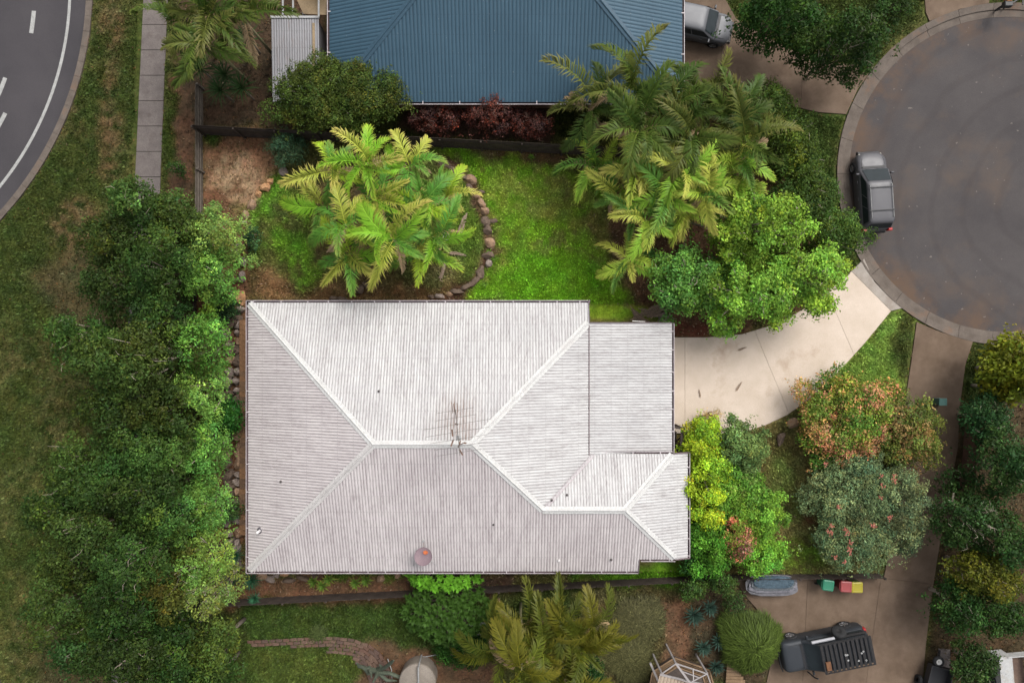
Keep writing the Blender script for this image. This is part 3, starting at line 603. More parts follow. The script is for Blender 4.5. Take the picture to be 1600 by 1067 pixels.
for q, sz, rz in ((bc-bd*.25+Vector((0, 0, -.1)), (.24, .22, .14), .1),):
    mb = MB(); mb.bevbox(q, sz, .03, rz); mb.build('junction_box', M_GREYB, an, world=True)
for s_, dx, ln, rz in ((-.55, .02, .34, -.3), (-.95, .06, .32, .55), (-.5, -.33, .34, -.35), (.0, -.27, .34, .1), (.42, -.02, .16, 1.3), (-.5, .3, .14, 1.4)):
    q = bc+bd*s_+Vector((dx, 0, -.05)); mb = MB(); mb.box(q, (.075, ln, .06), rz); mb.build('bracket', M_RUST, an, world=True)
for i, (dx, y0, ln) in enumerate(((-.14, .95, .55), (-.02, .9, .6), (.1, 1.0, .45), (-.07, 1.0, .42))):
    q = bc+Vector((dx-.1, y0, -.05)); mb = MB(); mb.bar(q, q+bd*ln, .03, .03); mb.build('folded_dipole', M_RUST, an, world=True)

# satellite dish
M_DISH = two('faded_dish_paint', (.14, .10, .12), (.20, .145, .155), 2.5, .75, 30, bmp=.05, stain=(.24, .09, .04), stain_scale=1.6, stain_lo=.6)
dp = P(663, 866, 3.35); zr_ = zBot(dp.x, dp.y)
ds = empty('satellite_dish', (dp.x, dp.y, zr_), label='round brown satellite dish with an orange patch on the lower roof slope', cat='dish')
Mt = Matrix.Rotation(R(-22), 3, 'X') @ Matrix.Rotation(R(-5), 3, 'Z')
mb = MB(); prof = [(0.0001, 0)]+[(.47*k/10, .10*(k/10)**2) for k in range(1, 11)]+[(.475, .115), (.455, .112)]+[(.46*k/10, .10*(k/10)**2-.015) for k in range(10, 0, -1)]
mb.lathe(prof, (0, 0, .62), 40, 0, Mt); rfl = mb.build('reflector', M_DISH, ds, smooth=True)
mb = MB(); mb.lathe([(.0001, .02), (.07, .025), (.13, .035), (.135, .03)], Vector((0, 0, .62))+Mt @ Vector((.09, .22, .035)), 18, 0, Mt @ Matrix.Scale(.75, 3, (0, 1, 0)))
mb.build('orange_emblem', two('orange_print', (.42, .12, .03), (.22, .025, .015), 9, .6, 30), rfl)
mb = MB(); mb.tube([(0, .40, .5), (.02, .62, .62), (.03, .85, .78)], .014, 6); mb.build('feed_arm', M_RUST, ds)
mb = MB(); mb.tube([(-.02, .82, .76), (.06, .95, .8)], [.05, .035], 10); mb.build('feed_horn', M_GREYB, ds)
mb = MB(); mb.tube([(0, 0, -.05), (0, 0, .58)], .03, 8); mb.build('mast', M_GREYB, ds)
for sx in (-1, 1): mb = MB(); mb.tube([(sx*.05, -.05, .5), (sx*.68, -.75, -.2)], .013, 6); mb.build('stay', M_GREYB, ds)

# ---------------------------------------------------------------- neighbour: blue steel roof
M_BLUE = roofmat('blue_roof_paint', (.030, .068, .100), (.037, .080, .116), (.014, .032, .050), .2, (.045, .075, .095), .58, .5, spk=(.12, .15, .17))
M_BCAP = two('blue_capping', (.028, .062, .092), (.036, .075, .11), 2, .5, 20, bmp=.05); M_BGUT = two('brown_gutter', (.055, .035, .038), (.075, .05, .05), 2, .5, 20, bmp=.05)
bx0, bx1, by0, by1 = -9.97, 9.30, 13.06, 27.0; rb = (by1-by0)/2; ry_ = by0+rb
hb = empty('house', (0, 18, 0), label='neighbouring house with a blue corrugated steel hip roof', cat='house')
zb = lambda x, y: 2.7+(y-by0)*PT; zt_ = lambda x, y: 2.7+(by1-y)*PT; zl_ = lambda x, y: 2.7+(x-bx0)*PT; zr2 = lambda x, y: 2.7+(bx1-x)*PT
corr('roof_slope', [(bx0, by0), (bx1, by0), (bx1-rb, ry_), (bx0+rb, ry_)], (1, 0), zb, .2, .025, M_BLUE, hb, 4)
corr('roof_slope', [(bx0, by1), (bx1, by1), (bx1-rb, ry_), (bx0+rb, ry_)], (1, 0), zt_, .2, .025, M_BLUE, hb, 4)
corr('roof_slope', [(bx0, by0), (bx0, by1), (bx0+rb, ry_)], (0, 1), zl_, .2, .025, M_BLUE, hb, 4)
corr('roof_slope', [(bx1, by0), (bx1, by1), (bx1-rb, ry_)], (0, 1), zr2, .2, .025, M_BLUE, hb, 4)
for a, b2 in (((bx0, by0), (bx0+rb, ry_)), ((bx1, by0), (bx1-rb, ry_)), ((bx0, by1), (bx0+rb, ry_)), ((bx1, by1), (bx1-rb, ry_))):
    cap(hb, (*a, 2.7), (*b2, 2.7+rb*PT), hd, M_BCAP, name='hip_cap')
cap(hb, (bx0+rb, ry_, 2.71+rb*PT), (bx1-rb, ry_, 2.71+rb*PT), PT, M_BCAP)
gutter(hb, (bx0-.1, by0, 2.7), (bx1+.1, by0, 2.7), (0, -1), 2.0, 11, M_BGUT); gutter(hb, (bx0, by0-.1, 2.7), (bx0, by1, 2.7), (-1, 0), 2.0, 12, M_BGUT); gutter(hb, (bx1, by0-.1, 2.7), (bx1, by1, 2.7), (1, 0), 2.0, 13, M_BGUT)
mb = MB(); mb.prism([(bx0+.6, by0+.6), (bx1-4.5, by0+.6), (bx1-4.5, by1-.6), (bx0+.6, by1-.6)], -.1, 2.45); mb.build('wall', M_BRICK, hb, world=True)
for q in ((bx1-.4, by0+.5), (bx1-.4, by0+4.0), (bx1-.4, by0+8)): mb = MB(); mb.box((q[0], q[1], 1.2), (.12, .12, 2.5)); mb.build('carport_post', M_SOFF, hb, world=True)
# garden shed, sail and posts west of it
M_ZINC = roofmat('old_galvanised_steel', (.20, .20, .21), (.26, .26, .27), (.085, .075, .08), .14, (.15, .10, .08), .52, .6)
sx0, sy1 = P2(424, 29, 2.3); sx1, sy0 = P2(500, 160, 2.1)
sh = empty('garden_shed', ((sx0+sx1)/2, (sy0+sy1)/2, 0), label='small shed with a galvanised corrugated roof beside the blue roof', cat='shed')
corr('roof_sheet', [(sx0, sy0), (sx1, sy0), (sx1, sy1), (sx0, sy1)], (1, 0), lambda x, y: 2.1+(y-sy0)*.05, .14, .03, M_ZINC, sh)
mb = MB(); mb.bar((sx0-.03, sy1+.03, 2.36), (sx1+.03, sy1+.03, 2.36), .12, .1); mb.build('top_flashing', plain('pale_steel', (.3, .3, .3)), sh, world=True)
mb = MB(); mb.box((sx1-.28, (sy0+sy1)/2+.3, 2.30), (.14, sy1-sy0-1.2, .02), rx=.05); mb.build('patch_strip', two('tan_strip', (.2, .15, .09), (.27, .2, .12), 2), sh, world=True)
mb = MB(); mb.prism([(sx0+.08, sy0+.08), (sx1-.08, sy0+.08), (sx1-.08, sy1-.08), (sx0+.08, sy1-.08)], 0, 2.04); mb.build('wall', M_ZINC, sh, world=True)
M_SAIL = two('tan_canvas', (.17, .125, .075), (.23, .17, .105), 1.5, .9, 20)
mb = MB(); q = [P(458, -12, 2.6), P(511, -12, 2.75), P(513, 24, 2.5), P(474, 22, 2.3)]
vs = []; n_ = 8
for i in range(n_+1):
    for j in range(n_+1):
        u, v = i/n_, j/n_; p = q[0].lerp(q[1], u).lerp(q[3].lerp(q[2], u), v); p.z -= .18*math.sin(math.pi*u)*math.sin(math.pi*v); vs.append(p)
mb.add(vs, [(i*(n_+1)+j, (i+1)*(n_+1)+j, (i+1)*(n_+1)+j+1, i*(n_+1)+j+1) for i in range(n_) for j in range(n_)])
ss = empty('shade_sail', (*P2(485, 10), 0), label='tan canvas awning beside the blue roof above the shed', cat='awning'); mb.build('canvas', M_SAIL, ss, world=True, smooth=True)
for a, b2 in ((P(442, -20, 2.3), P(442, 24, 2.3)), (P(458, -12, 2.3), P(458, 24, 2.3)), (P(498, -20, 2.85), P(498, 27, 2.7))):
    mb = MB(); mb.bar(a, b2, .09, .06); mb.build('rail', M_GREYB, ss, world=True)
for p in ((474, 22), (442, 24)): mb = MB(); v = P(*p, 2.2); mb.box((v.x, v.y, 1.1), (.09, .09, 2.25)); mb.build('post', M_GREYB, ss, world=True)
# ---------------------------------------------------------------- fences
M_PAL = two('dark_palings', (.035, .026, .022), (.075, .058, .048), 2.5, .9, 30, bmp=.4); M_PALG = two('grey_palings', (.10, .085, .07), (.17, .145, .12), 2.5, .9, 30, bmp=.4)
M_PALR = two('red_brown_palings', (.085, .045, .035), (.13, .07, .05), 2.5, .9, 30, bmp=.4)
def fence(a, b, h, mat, label, bay=2.4, side=1, z0=None):
    a3, b3 = P(*a), P(*b); d = (b3-a3); ln = d.length; d.normalize(); n = Vector((-d.y, d.x, 0))*side; ang = math.atan2(d.y, d.x)
    e = empty('paling_fence', (a3.x, a3.y, 0), label=label, cat='fence', group='boundary fences'); k_ = max(1, round(ln/bay)); bl = ln/k_; r_ = random.Random(len(label))
    for i in range(k_+1): mb_ = MB(); p = d*(i*bl); mb_.bevbox((p.x, p.y, h/2-.2), (.1, .1, h+.3), .01, ang); mb_.build('post', mat, e)
    for i in range(k_):
        rl_ = MB()
        for zz in (.35, h-.35): rl_.bar(d*(i*bl)+Vector((0, 0, zz))+n*.035, d*((i+1)*bl)+Vector((0, 0, zz))+n*.035, .04, .07)
        rl_.build('rail', mat, e); m_ = int(bl/.105); pn = MB()
        for j in range(m_):
            p = d*(i*bl+(j+.5)*bl/m_)+n*(.065+r_.uniform(-.004, .004)); hh = h+r_.uniform(-.04, .03); pn.box((p.x, p.y, hh/2-.1), (bl/m_*.93, .014, hh+.2), ang)
        pn.build('fence_panel', mat, e)
    return e
fence((322, 213), (1000, 249), 1.9, M_PAL, 'dark weathered paling fence along the top boundary below the blue roofed house')
fence((319, 140), (319, 335), 1.0, M_PALG, 'grey paling fence down the left boundary beside the bare footpath edge', side=-1)
fence((317, 338), (317, 936), 1.1, M_PAL, 'dark paling fence hidden under the trees left of the stone wall', side=-1)
fence((318, 940), (1110, 899), 1.1, M_PAL, 'dark paling fence below the house along the lower garden strip', side=1)
fence((1112, 899), (1372, 897), .9, M_PAL, 'dark paling fence behind the wheelie bins and covered boat', side=1)
fence((1512, 640), (1500, 770), 1.3, M_PALR, 'short red brown paling fence at the right beside the shared driveway', side=-1)

# ---------------------------------------------------------------- stones
M_ROCK = [two('rock_tan', (.26, .155, .09), (.40, .28, .19), 2.2, .9, 9, bmp=.9, stain=(.13, .08, .06), stain_scale=2.2), two('rock_brown', (.085, .06, .045), (.18, .13, .095), 2.2, .9, 9, bmp=.9, stain=(.055, .038, .033), stain_scale=2.2),
          two('rock_orange', (.40, .20, .09), (.5, .30, .16), 2.2, .9, 14, bmp=.6, stain=(.24, .14, .08), stain_scale=1.5), two('rock_grey', (.22, .175, .15), (.32, .26, .225), 2.2, .9, 14, bmp=.6, stain=(.13, .10, .085), stain_scale=1.5)]
def rock_mesh(seed, mat):
    bm = bmesh.new(); bmesh.ops.create_icosphere(bm, subdivisions=2, radius=1); r_ = random.Random(seed)
    pl = [(Vector((r_.gauss(0, 1), r_.gauss(0, 1), r_.gauss(0, 1))).normalized(), r_.uniform(.48, .85)) for _ in range(12)]
    for v in bm.verts:
        for n_, d_ in pl:
            s_ = v.co.dot(n_)-d_
            if s_ > 0: v.co -= n_*s_
        v.co += Vector((r_.gauss(0, .045), r_.gauss(0, .045), r_.gauss(0, .045)))
    me = bpy.data.meshes.new('rock'); bm.to_mesh(me); bm.free(); me.materials.append(mat); return me
ROCKS = [[rock_mesh(i*7+j, M_ROCK[j]) for i in range(4)] for j in range(4)]
def rocks(label, lst, name='stone_wall', group=None):
    e = empty(name, (*P2(lst[0][0], lst[0][1]), 0), label=label, cat='stone wall', group=group); r_ = random.Random(len(lst))
    for px, py, rx, ry, ang, kind, hh in lst:
        if len(lst) == 23: rx, ry, hh = rx*.9, ry*.82, hh*.8
        z = max(0, hgt(px, py)); o = link('rock', ROCKS[kind][r_.randrange(4)], e); p = P(px, py, z+hh*.4)
        o.location = (p.x-e.location.x, p.y-e.location.y, z+hh*.25); o.scale = (rx*K*1.22, ry*K*1.22, hh*1.05); o.rotation_euler = (r_.uniform(-.15, .15), r_.uniform(-.15, .15), R(-ang)+r_.uniform(-.1, .1))
rocks('curved row of brown and tan stones edging the lawn right of the palm clump',
      [(676, 246, 11, 7, 30, 1, .2), (693, 254, 11, 8, 35, 1, .25), (710, 268, 12, 8, 30, 1, .3), (724, 276, 9, 8, 20, 1, .3), (736, 281, 12, 9, 35, 0, .35), (735, 296, 10, 8, 60, 1, .35), (745, 306, 8, 6, 20, 0, .3), (752, 318, 10, 7, 60, 0, .35), (757, 330, 8, 9, 80, 0, .35),
       (759, 346, 8, 10, 90, 1, .3), (762, 361, 10, 9, 80, 1, .35), (765, 380, 11, 10, 70, 0, .35), (763, 400, 8, 13, 90, 1, .3), (764, 412, 7, 6, 90, 3, .3), (751, 425, 11, 10, 80, 1, .35), (742, 438, 14, 7, -35, 1, .3), (729, 447, 12, 7, -25, 1, .3), (714, 455, 12, 7, -5, 1, .3), (702, 459, 8, 6, 5, 0, .25), (688, 463, 9, 6, 5, 3, .25), (675, 464, 7, 4, 5, 1, .2), (753, 300, 6, 5, 0, 1, .2), (771, 345, 6, 5, 0, 1, .2)])
rocks('row of orange stones between the mulch patch and the round lawn',
      [(443, 268, 8, 6, -30, 3, .2), (423, 283, 6, 5, -20, 2, .25), (416, 292, 9, 7, -30, 2, .3), (404, 303, 6, 8, 10, 2, .25), (393, 321, 7, 9, 20, 0, .3), (383, 337, 6, 8, 0, 0, .3), (382, 348, 4, 4, 0, 3, .2)])
rocks('row of stones at the foot of the round lawn near the roof gutter', [(560, 452, 9, 8, -40, 1, .3), (522, 466, 7, 5, 0, 1, .25), (535, 467, 8, 5, 0, 1, .25), (572, 445, 6, 6, 0, 1, .25)])
rr_ = random.Random(5); lst = [(379, 410, 6, 9, 0, 3, .35), (378, 432, 6, 8, 0, 3, .35), (374, 463, 9, 14, 0, 2, .3), (376, 484, 7, 7, 0, 3, .35), (366, 496, 10, 8, 20, 1, .4)]
y = 505
while y < 880:
    s_ = rr_.uniform(7, 12); lst.append((371+rr_.uniform(-3, 2), y, s_*.7, s_*.8, rr_.uniform(-20, 20), rr_.choice((3, 3, 1, 0)), .35))
    s2 = rr_.uniform(8, 13); lst.append((356+rr_.uniform(-4, 4), y+rr_.uniform(-3, 5), s2*.8, s2*.8, rr_.uniform(-30, 30), rr_.choice((3, 1, 1, 3, 0)), .42)); y += s_*1.55
rocks('tall bank of stacked grey brown boulders between the left trees and the roof', lst)
rocks('loose stones below the lower left corner of the roof', [(408, 900, 10, 9, 20, 0, .25), (423, 905, 8, 7, 0, 3, .22), (432, 899, 5, 5, 0, 3, .2), (444, 897, 8, 5, 0, 2, .22), (452, 906, 10, 5, 0, 1, .22), (475, 903, 12, 5, 10, 1, .2), (492, 900, 6, 5, 0, 1, .2)])
rocks('two pale stones in the strip below the satellite dish', [(595, 904, 7, 6, 0, 0, .3), (621, 900, 5, 5, 0, 0, .25)])
rocks('two brown stones at the edge of the orange leaved shrub', [(1240, 661, 10, 8, -10, 0, .3), (1221, 686, 7, 12, 20, 1, .3)])
# timber ledge along the left wall of the house: short boards side by side
M_PLANK = [two('ledge_timber_a', (.19, .10, .05), (.27, .15, .08), 2, .85, 20), two('ledge_timber_b', (.12, .072, .045), (.18, .11, .068), 2, .85, 20), two('ledge_timber_c', (.15, .088, .05), (.22, .13, .075), 2, .85, 20)]
lg = empty('timber_ledge', (*P2(381, 670), 0), label='long narrow ledge of brown timber boards beside the left eave', cat='timber ledge')
y = 500.0; r_ = random.Random(3)
pm = []
for m_ in M_PLANK: mb = MB(); mb.bevbox((0, 0, 0), (.46, .29, .05), .008); pm.append(mb.mesh('board', m_))
while y < 836:
    p = P(380.3, y+4, .5); k_ = 0 if (y < 575 or y > 812) else r_.choice((1, 2, 1, 2, 0)); o = link('board', pm[k_], lg); o.location = (p.x-lg.location.x, p.y-lg.location.y, .48); o.rotation_euler = (0, 0, r_.uniform(-.012, .012)); y += 8.0
for dx in (-.2, .2): mb = MB(); mb.box((P2(381, 0, .4)[0]+dx, P2(0, 668)[1], .4), (.06, 12.4, .1)); mb.build('bearer', M_PLANK[1], lg, world=True)
mb = MB(); mb.box((P2(360, 500)[0], P2(360, 500)[1], .55), (1.3, .09, .12)); ob = mb.build('sleeper', M_PAL); tag(ob, 'dark timber sleeper lying across the boulder bank near the roof corner', 'sleeper')

# ---------------------------------------------------------------- foliage generator
def leaf_cloud(name, lobes, n, size, col, seed, asp=.5, droop=.0, tilt=.55, accents=(), spread=.30, huev=.05, shell=.42, mat=None):
    """lobes: array rows cx,cy,cz,rx,ry,rz; leaf-sized rhombs spread over the lobes' outer volume"""
    r_ = np.random.default_rng(seed); lb = np.asarray(lobes, float); ar = lb[:, 3]*lb[:, 4]+.6*lb[:, 5]*(lb[:, 3]+lb[:, 4]); li = r_.choice(len(lb), n, p=ar/ar.sum())
    ns = max(8, n//9); ls = r_.choice(len(lb), ns, p=ar/ar.sum()); z = r_.uniform(-.25, 1, ns); z = np.where(r_.random(ns) < .4, np.abs(z), z); a = r_.uniform(0, 2*np.pi, ns); q = np.sqrt(1-z*z); d = np.stack([q*np.cos(a), q*np.sin(a), z], -1)
    rad = 1.08-shell*r_.random(ns)**1.4; rad = np.where((r_.random(ns) < .07) & (z > -.1), rad*r_.uniform(1.1, 1.6, ns), rad); sc_ = lb[ls, :3]+d*lb[ls, 3:]*rad[:, None]; sk = np.exp(r_.normal(0, spread*.8, ns)); sh = r_.normal(0, huev, ns)
    si = r_.integers(0, ns, n); li = ls[si]; d = d[si]; off = r_.normal(0, size*.85, (n, 3)); off[:, 2] *= .5; c = sc_[si]+off      # leaves gathered in sprigs
    nr = d*.7+np.array([0, 0, .6])+r_.normal(0, tilt, (n, 3)); nr /= np.linalg.norm(nr, axis=1)[:, None]
    t_ = np.cross(nr, r_.normal(0, 1, (n, 3))); t_ /= np.linalg.norm(t_, axis=1)[:, None]+1e-9; s_ = np.cross(nr, t_)
    ln = (size*r_.uniform(.65, 1.35, n))[:, None]; wd = ln*asp
    tip = c+t_*ln*.55-np.array([0, 0, 1])*ln*droop
    vs = np.stack([c-t_*ln*.45, c+s_*wd*.5+nr*ln*.06, tip, c-s_*wd*.5+nr*ln*.06], 1).reshape(-1, 3)
    lt = np.exp(r_.normal(0, .2, len(lb))); lh = r_.normal(0, huev, len(lb))
    base = np.array(col)[None]*np.ones((n, 1))
    for lobes_frac, ac in accents:                               # whole sprays of new growth or blossom
        on = (r_.random(ns) < lobes_frac*.3) | (r_.random(len(lb)) < lobes_frac*.9)[ls]; base = np.where((on[si] & (r_.random(n) < .75))[:, None], np.array(ac), base)
    hv = lh[li]+sh[si]+r_.normal(0, huev*.6, n); cl = base*(np.exp(r_.normal(0, spread*.6, n))*lt[li]*sk[si])[:, None]; cl[:, 0] *= np.exp(hv*1.6); cl[:, 2] *= np.exp(-hv)
    return np_mesh(name, vs, np.arange(n*4).reshape(-1, 4), mat or M_LEAF, np.clip(np.repeat(cl, 4, 0), 0, .9))
def make_lobes(rx, ry, z0, z1, n, seed, lr=(.22, .42), edge=.8, flat=.75, fill=.8):
    r_ = np.random.default_rng(seed); out = [(0, 0, z0+(z1-z0)*.32*fill, rx*fill, ry*fill, (z1-z0)*.52*fill)]; R0 = min(rx, ry)
    for i in range(n):
        a = r_.uniform(-.5, .5)+i*2.39996; q = math.sqrt((i+.6)/n)*edge*r_.uniform(.74, 1.16); s_ = max(.22, R0*r_.uniform(*lr))
        zz = z1-(z1-z0)*(q**2.2)*r_.uniform(.5, .95)-s_*flat+r_.normal(0, .07)*(z1-z0)
        out.append((math.cos(a)*q*rx, math.sin(a)*q*ry, zz, s_*r_.uniform(.8, 1.3), s_*r_.uniform(.8, 1.3), s_*flat*r_.uniform(.8, 1.2)))
    return out
def limbs(lobes, h0, r0, seed, twigs=0, poke=.3):
    r_ = random.Random(seed); mb_ = MB(); fork = Vector((0, 0, h0)); mb_.tube([(0, 0, -.15), (r_.uniform(-.05, .05), r_.uniform(-.05, .05), h0*.5), fork], [r0*1.25, r0, r0*.8], 8)
    for l_ in lobes:
        e_ = Vector(l_[:3])+Vector((0, 0, l_[5]*poke)); mid = fork.lerp(e_, .5)+Vector((r_.uniform(-.2, .2), r_.uniform(-.2, .2), r_.uniform(0, .25)))
        mb_.tube([fork-Vector((0, 0, .15)), mid, e_], [r0*.55, r0*.32, r0*.12], 5)
        for _ in range(twigs):
            q = e_+Vector((r_.gauss(0, l_[3]*.6), r_.gauss(0, l_[4]*.6), l_[5]*r_.uniform(.3, 1.0))); mb_.tube([mid.lerp(e_, r_.uniform(.3, 1)), e_.lerp(q, .5)+Vector((r_.gauss(0, .08), r_.gauss(0, .08), .05)), q], [r0*.18, r0*.12, r0*.06], 4, caps=False)
    return mb_
SEED = [100]
def plant(name, cat, label, px, py, rx, ry, top, col, group=None, dens=620, leaf=.16, asp=.5, nl=None, low=None, bark=None, acc=(), r0=None, twigs=0, lr=(.2, .34), crown='crown', stem='trunk', fork=None, edge=.9, tilt=.55, droop=.05, spread=.32, huev=.05, flat=.75, shell=.42, poke=.3, zc=None, fill=.8):
    """a tree or shrub whose crown is centred at photo place (px,py) with half-widths rx,ry (photo px)"""
    SEED[0] += 13; sd_ = SEED[0]; zc = top*.75 if zc is None else zc; p = P(px, py, zc); z0 = hgt(px+(800-px)*zc/40, py+(533-py)*zc/40); z0 = max(z0, -.05)
    f = K*(40-zc)/40; RX, RY = rx*f, ry*f; low = top*.35 if low is None else low
    e = empty(name, (p.x, p.y, z0), label=label, cat=cat, group=group); nl = nl or int(12+RX*RY*3.6)
    lb = make_lobes(RX, RY, low, top, nl, sd_, lr, edge, flat, fill); n = int(math.pi*RX*RY*dens)
    link(crown, leaf_cloud(crown, lb, n, leaf, col, sd_, asp, droop, tilt, acc, spread, huev, shell), e)
    limbs(lb[1:] if len(lb) < 20 else lb[1::2], fork or max(.3, low*.8), r0 or .05+.035*max(RX, RY), sd_, twigs, poke).build(stem, bark or M_BARK, e, smooth=True)
    return e
# ---------------------------------------------------------------- the grove on the left
DK = (.036, .068, .013)  # dimming outside the block is put into the grove's leaf colour
outer = [(232, 328, 44, 40, 6.5), (176, 378, 52, 44, 7), (190, 448, 50, 44, 7), (128, 528, 46, 42, 7), (185, 566, 55, 48, 7.5), (190, 640, 50, 46, 7), (128, 728, 46, 44, 6.5), (176, 742, 48, 46, 7.2), (92, 792, 46, 40, 6.5), (150, 828, 54, 48, 7.5), (108, 872, 44, 42, 6.5), (110, 945, 50, 46, 7), (150, 1010, 52, 46, 7)]
inner = [(282, 350, 44, 48, 6.5), (258, 420, 52, 46, 7.2), (268, 492, 48, 44, 7), (252, 560, 52, 48, 7.6), (272, 632, 46, 46, 7.2), (240, 700, 48, 46, 7), (285, 712, 40, 44, 7), (232, 778, 54, 48, 7.6), (288, 800, 40, 46, 7), (222, 866, 54, 48, 7.6), (276, 902, 44, 44, 7), (198, 940, 52, 48, 7.4), (215, 1010, 54, 48, 7.2), (280, 1010, 50, 46, 7), (345, 1015, 46, 44, 6), (255, 1070, 50, 40, 6.5), (340, 1068, 44, 34, 5.5)]
r_ = random.Random(9)
for lst, row in ((outer, 'row along the verge'), (inner, 'row along the fence')):
    for i, (x, y, a, b2, t_) in enumerate(lst):
        k = r_.uniform(.72, 1.45); c = (DK[0]*k*r_.uniform(.85, 1.2), DK[1]*k, DK[2]*k)
        if (x, y) == (276, 902): c = (.07, .078, .014)
        plant('tree', 'tree', 'dark tree in the left grove, %s down the %s' % (ORD[i], row), x-(10 if x > 265 else 0), y, a*(1.2 if x < 265 else 1.0), b2*1.2, t_-(.6 if x > 265 else 0), c, 'trees of the left grove', dens=640, leaf=.152, low=2.4, nl=11+i % 4, lr=(.25, .4), fill=.55, edge=.82, twigs=1 if i % 3 == 0 else 0, bark=M_BARKP if i % 3 == 0 else M_BARK, acc=((.12, (c[0]*1.5, c[1]*1.3, c[2])),))
BR = (.10, .205, .034)
for x, y, a, b2, t_, c, lab in ((350, 368, 38, 36, 4.2, (.12, .19, .04), 'green tree overhanging the bare soil patch, topmost of the bright trees by the left fence'), (338, 428, 36, 40, 4.4, BR, 'bright green tree left of the round lawn, second of the bright trees by the fence'), (328, 538, 32, 46, 4.6, (.095, .225, .034), 'bright green tree beside the boulder bank, third of the bright trees by the fence'),
        (326, 605, 32, 40, 4.6, (.12, .22, .04), 'bright green tree halfway down the boulder bank beside the left fence'), (326, 705, 34, 40, 4.4, (.095, .215, .036), 'bright green tree below the dark shrub beside the boulder bank'), (330, 792, 36, 38, 4.0, (.08, .18, .034), 'green tree level with the lower end of the timber ledge'),
        (330, 878, 36, 40, 4.6, (.11, .195, .035), 'yellow green tree near the lower left corner of the block'), (345, 926, 40, 26, 4.6, (.12, .175, .04), 'olive yellow twiggy tree in the lower left corner of the block')):
    plant('tree', 'tree', lab, x-17, y, a*1.1, b2*1.36, t_+1.2, tuple(q*1.18 for q in c), 'bright trees along the left fence', dens=800, leaf=.13, low=1.6, acc=((.25, (c[0]*1.35, c[1]*1.15, c[2])),), twigs=2 if y > 860 else 0, bark=M_BARKP)
plant('shrub', 'shrub', 'deep green shrub between the boulder bank and the bright fence trees', 352, 652, 26, 32, 2.6, (.022, .085, .012), dens=900, leaf=.15, low=.8, stem='stem', crown='foliage')
plant('shrub', 'shrub', 'dark shrub in the gap beside the orange stone of the boulder bank', 350, 480, 22, 26, 1.9, (.03, .072, .025), dens=700, leaf=.13, low=.6, stem='stem', crown='foliage')
plant('shrub', 'shrub', 'small soft green shrub spilling onto the boulders low in the left garden', 362, 800, 20, 14, 1.6, (.06, .13, .035), dens=700, leaf=.12, low=.5, stem='stem', crown='foliage')
plant('shrub', 'shrub', 'feathery dark bush beside the left tree at the edge of the round lawn', 392, 372, 14, 22, 1.3, (.04, .10, .035), dens=900, leaf=.11, low=.3, stem='stem', crown='foliage')
plant('shrub', 'shrub', 'small round dark bush by the left footpath', 274, 262, 14, 13, 1.6, (.03, .07, .012), dens=900, leaf=.1, low=.4, stem='stem', crown='foliage')
# ---------------------------------------------------------------- hedges and shrubs
plant('hedge_bush', 'bush', 'large dense round clipped bush overlapping the shed and blue roof corner', 524, 150, 112, 66, 4.6, (.046, .072, .012), dens=1500, leaf=.10, asp=.6, nl=95, low=2.6, lr=(.16, .24), edge=.86, crown='foliage', acc=((.15, (.07, .088, .014)),), shell=.3)
plant('shrub', 'shrub', 'grey green feathery shrub under the dome bush beside the palm clump', 448, 230, 34, 30, 1.8, (.06, .115, .055), dens=1100, leaf=.11, asp=.3, low=.5, stem='stem', crown='foliage')
for x, y, a, b2, t_, lab in ((680, 184, 46, 26, 2.4, 'dry red brown shrub beside the round clipped bush'), (766, 172, 52, 38, 3.0, 'tall dry red brown shrub against the middle of the blue roof'), (830, 192, 38, 24, 2.3, 'bare twiggy brown shrub left of the right palms under the blue eave')):
    plant('dry_shrub', 'shrub', lab, x, y, a, b2, t_, (.10, .036, .028), 'dry red brown shrubs under the blue eave', dens=650, leaf=.10, asp=.5, low=.8, twigs=7, stem='stem', crown='foliage', lr=(.17, .3), huev=.12, bark=two('red_twig', (.09, .045, .035), (.15, .085, .065), 4), tilt=.9)
TR = (.030, .066, .012)
plant('tree', 'tree', 'dark green tree over the north driveway, its tip reaching the turning circle', 1325, 62, 84, 48, 6.5, TR, dens=760, leaf=.16, low=1.8, twigs=2, lr=(.17, .3), bark=M_BARKP, acc=((.2, (.05, .095, .013)),), r0=.09)
plant('tree', 'tree', 'dark leafy tree in the top right beside the silver car', 1225, 22, 72, 42, 5.5, (.026, .07, .011), r0=.09, dens=760, leaf=.16, low=1.2, lr=(.17, .3), bark=M_BARKP)
plant('shrub', 'shrub', 'rounded dark green bush at the top right between the two driveways', 1395, 6, 40, 26, 2.8, (.036, .072, .016), dens=800, leaf=.13, low=.8, stem='stem', crown='foliage')
for x, y, a, b2, t_, c, lab in ((1192, 172, 62, 50, 3.6, (.05, .085, .013), 'bushy green hedge shrub right of the palms beside the north driveway'), (1236, 228, 50, 58, 3.8, (.052, .088, .014), 'bushy green hedge shrub beside the narrow verge lawn'), (1262, 305, 56, 62, 4.2, (.045, .08, .014), 'dense green hedge shrub across the verge from the grey car'), (1305, 372, 50, 54, 4.2, (.048, .09, .015), 'loose green shrub overhanging the kerb behind the grey car')):
    plant('hedge_shrub', 'shrub', lab, x, y, a, b2, t_, c, 'hedge shrubs by the turning circle', dens=900, leaf=.13, low=1.2, stem='stem', crown='foliage', acc=((.2, (.085, .12, .014)),), twigs=1, bark=M_BARKP)
LT = (.20, .35, .04)
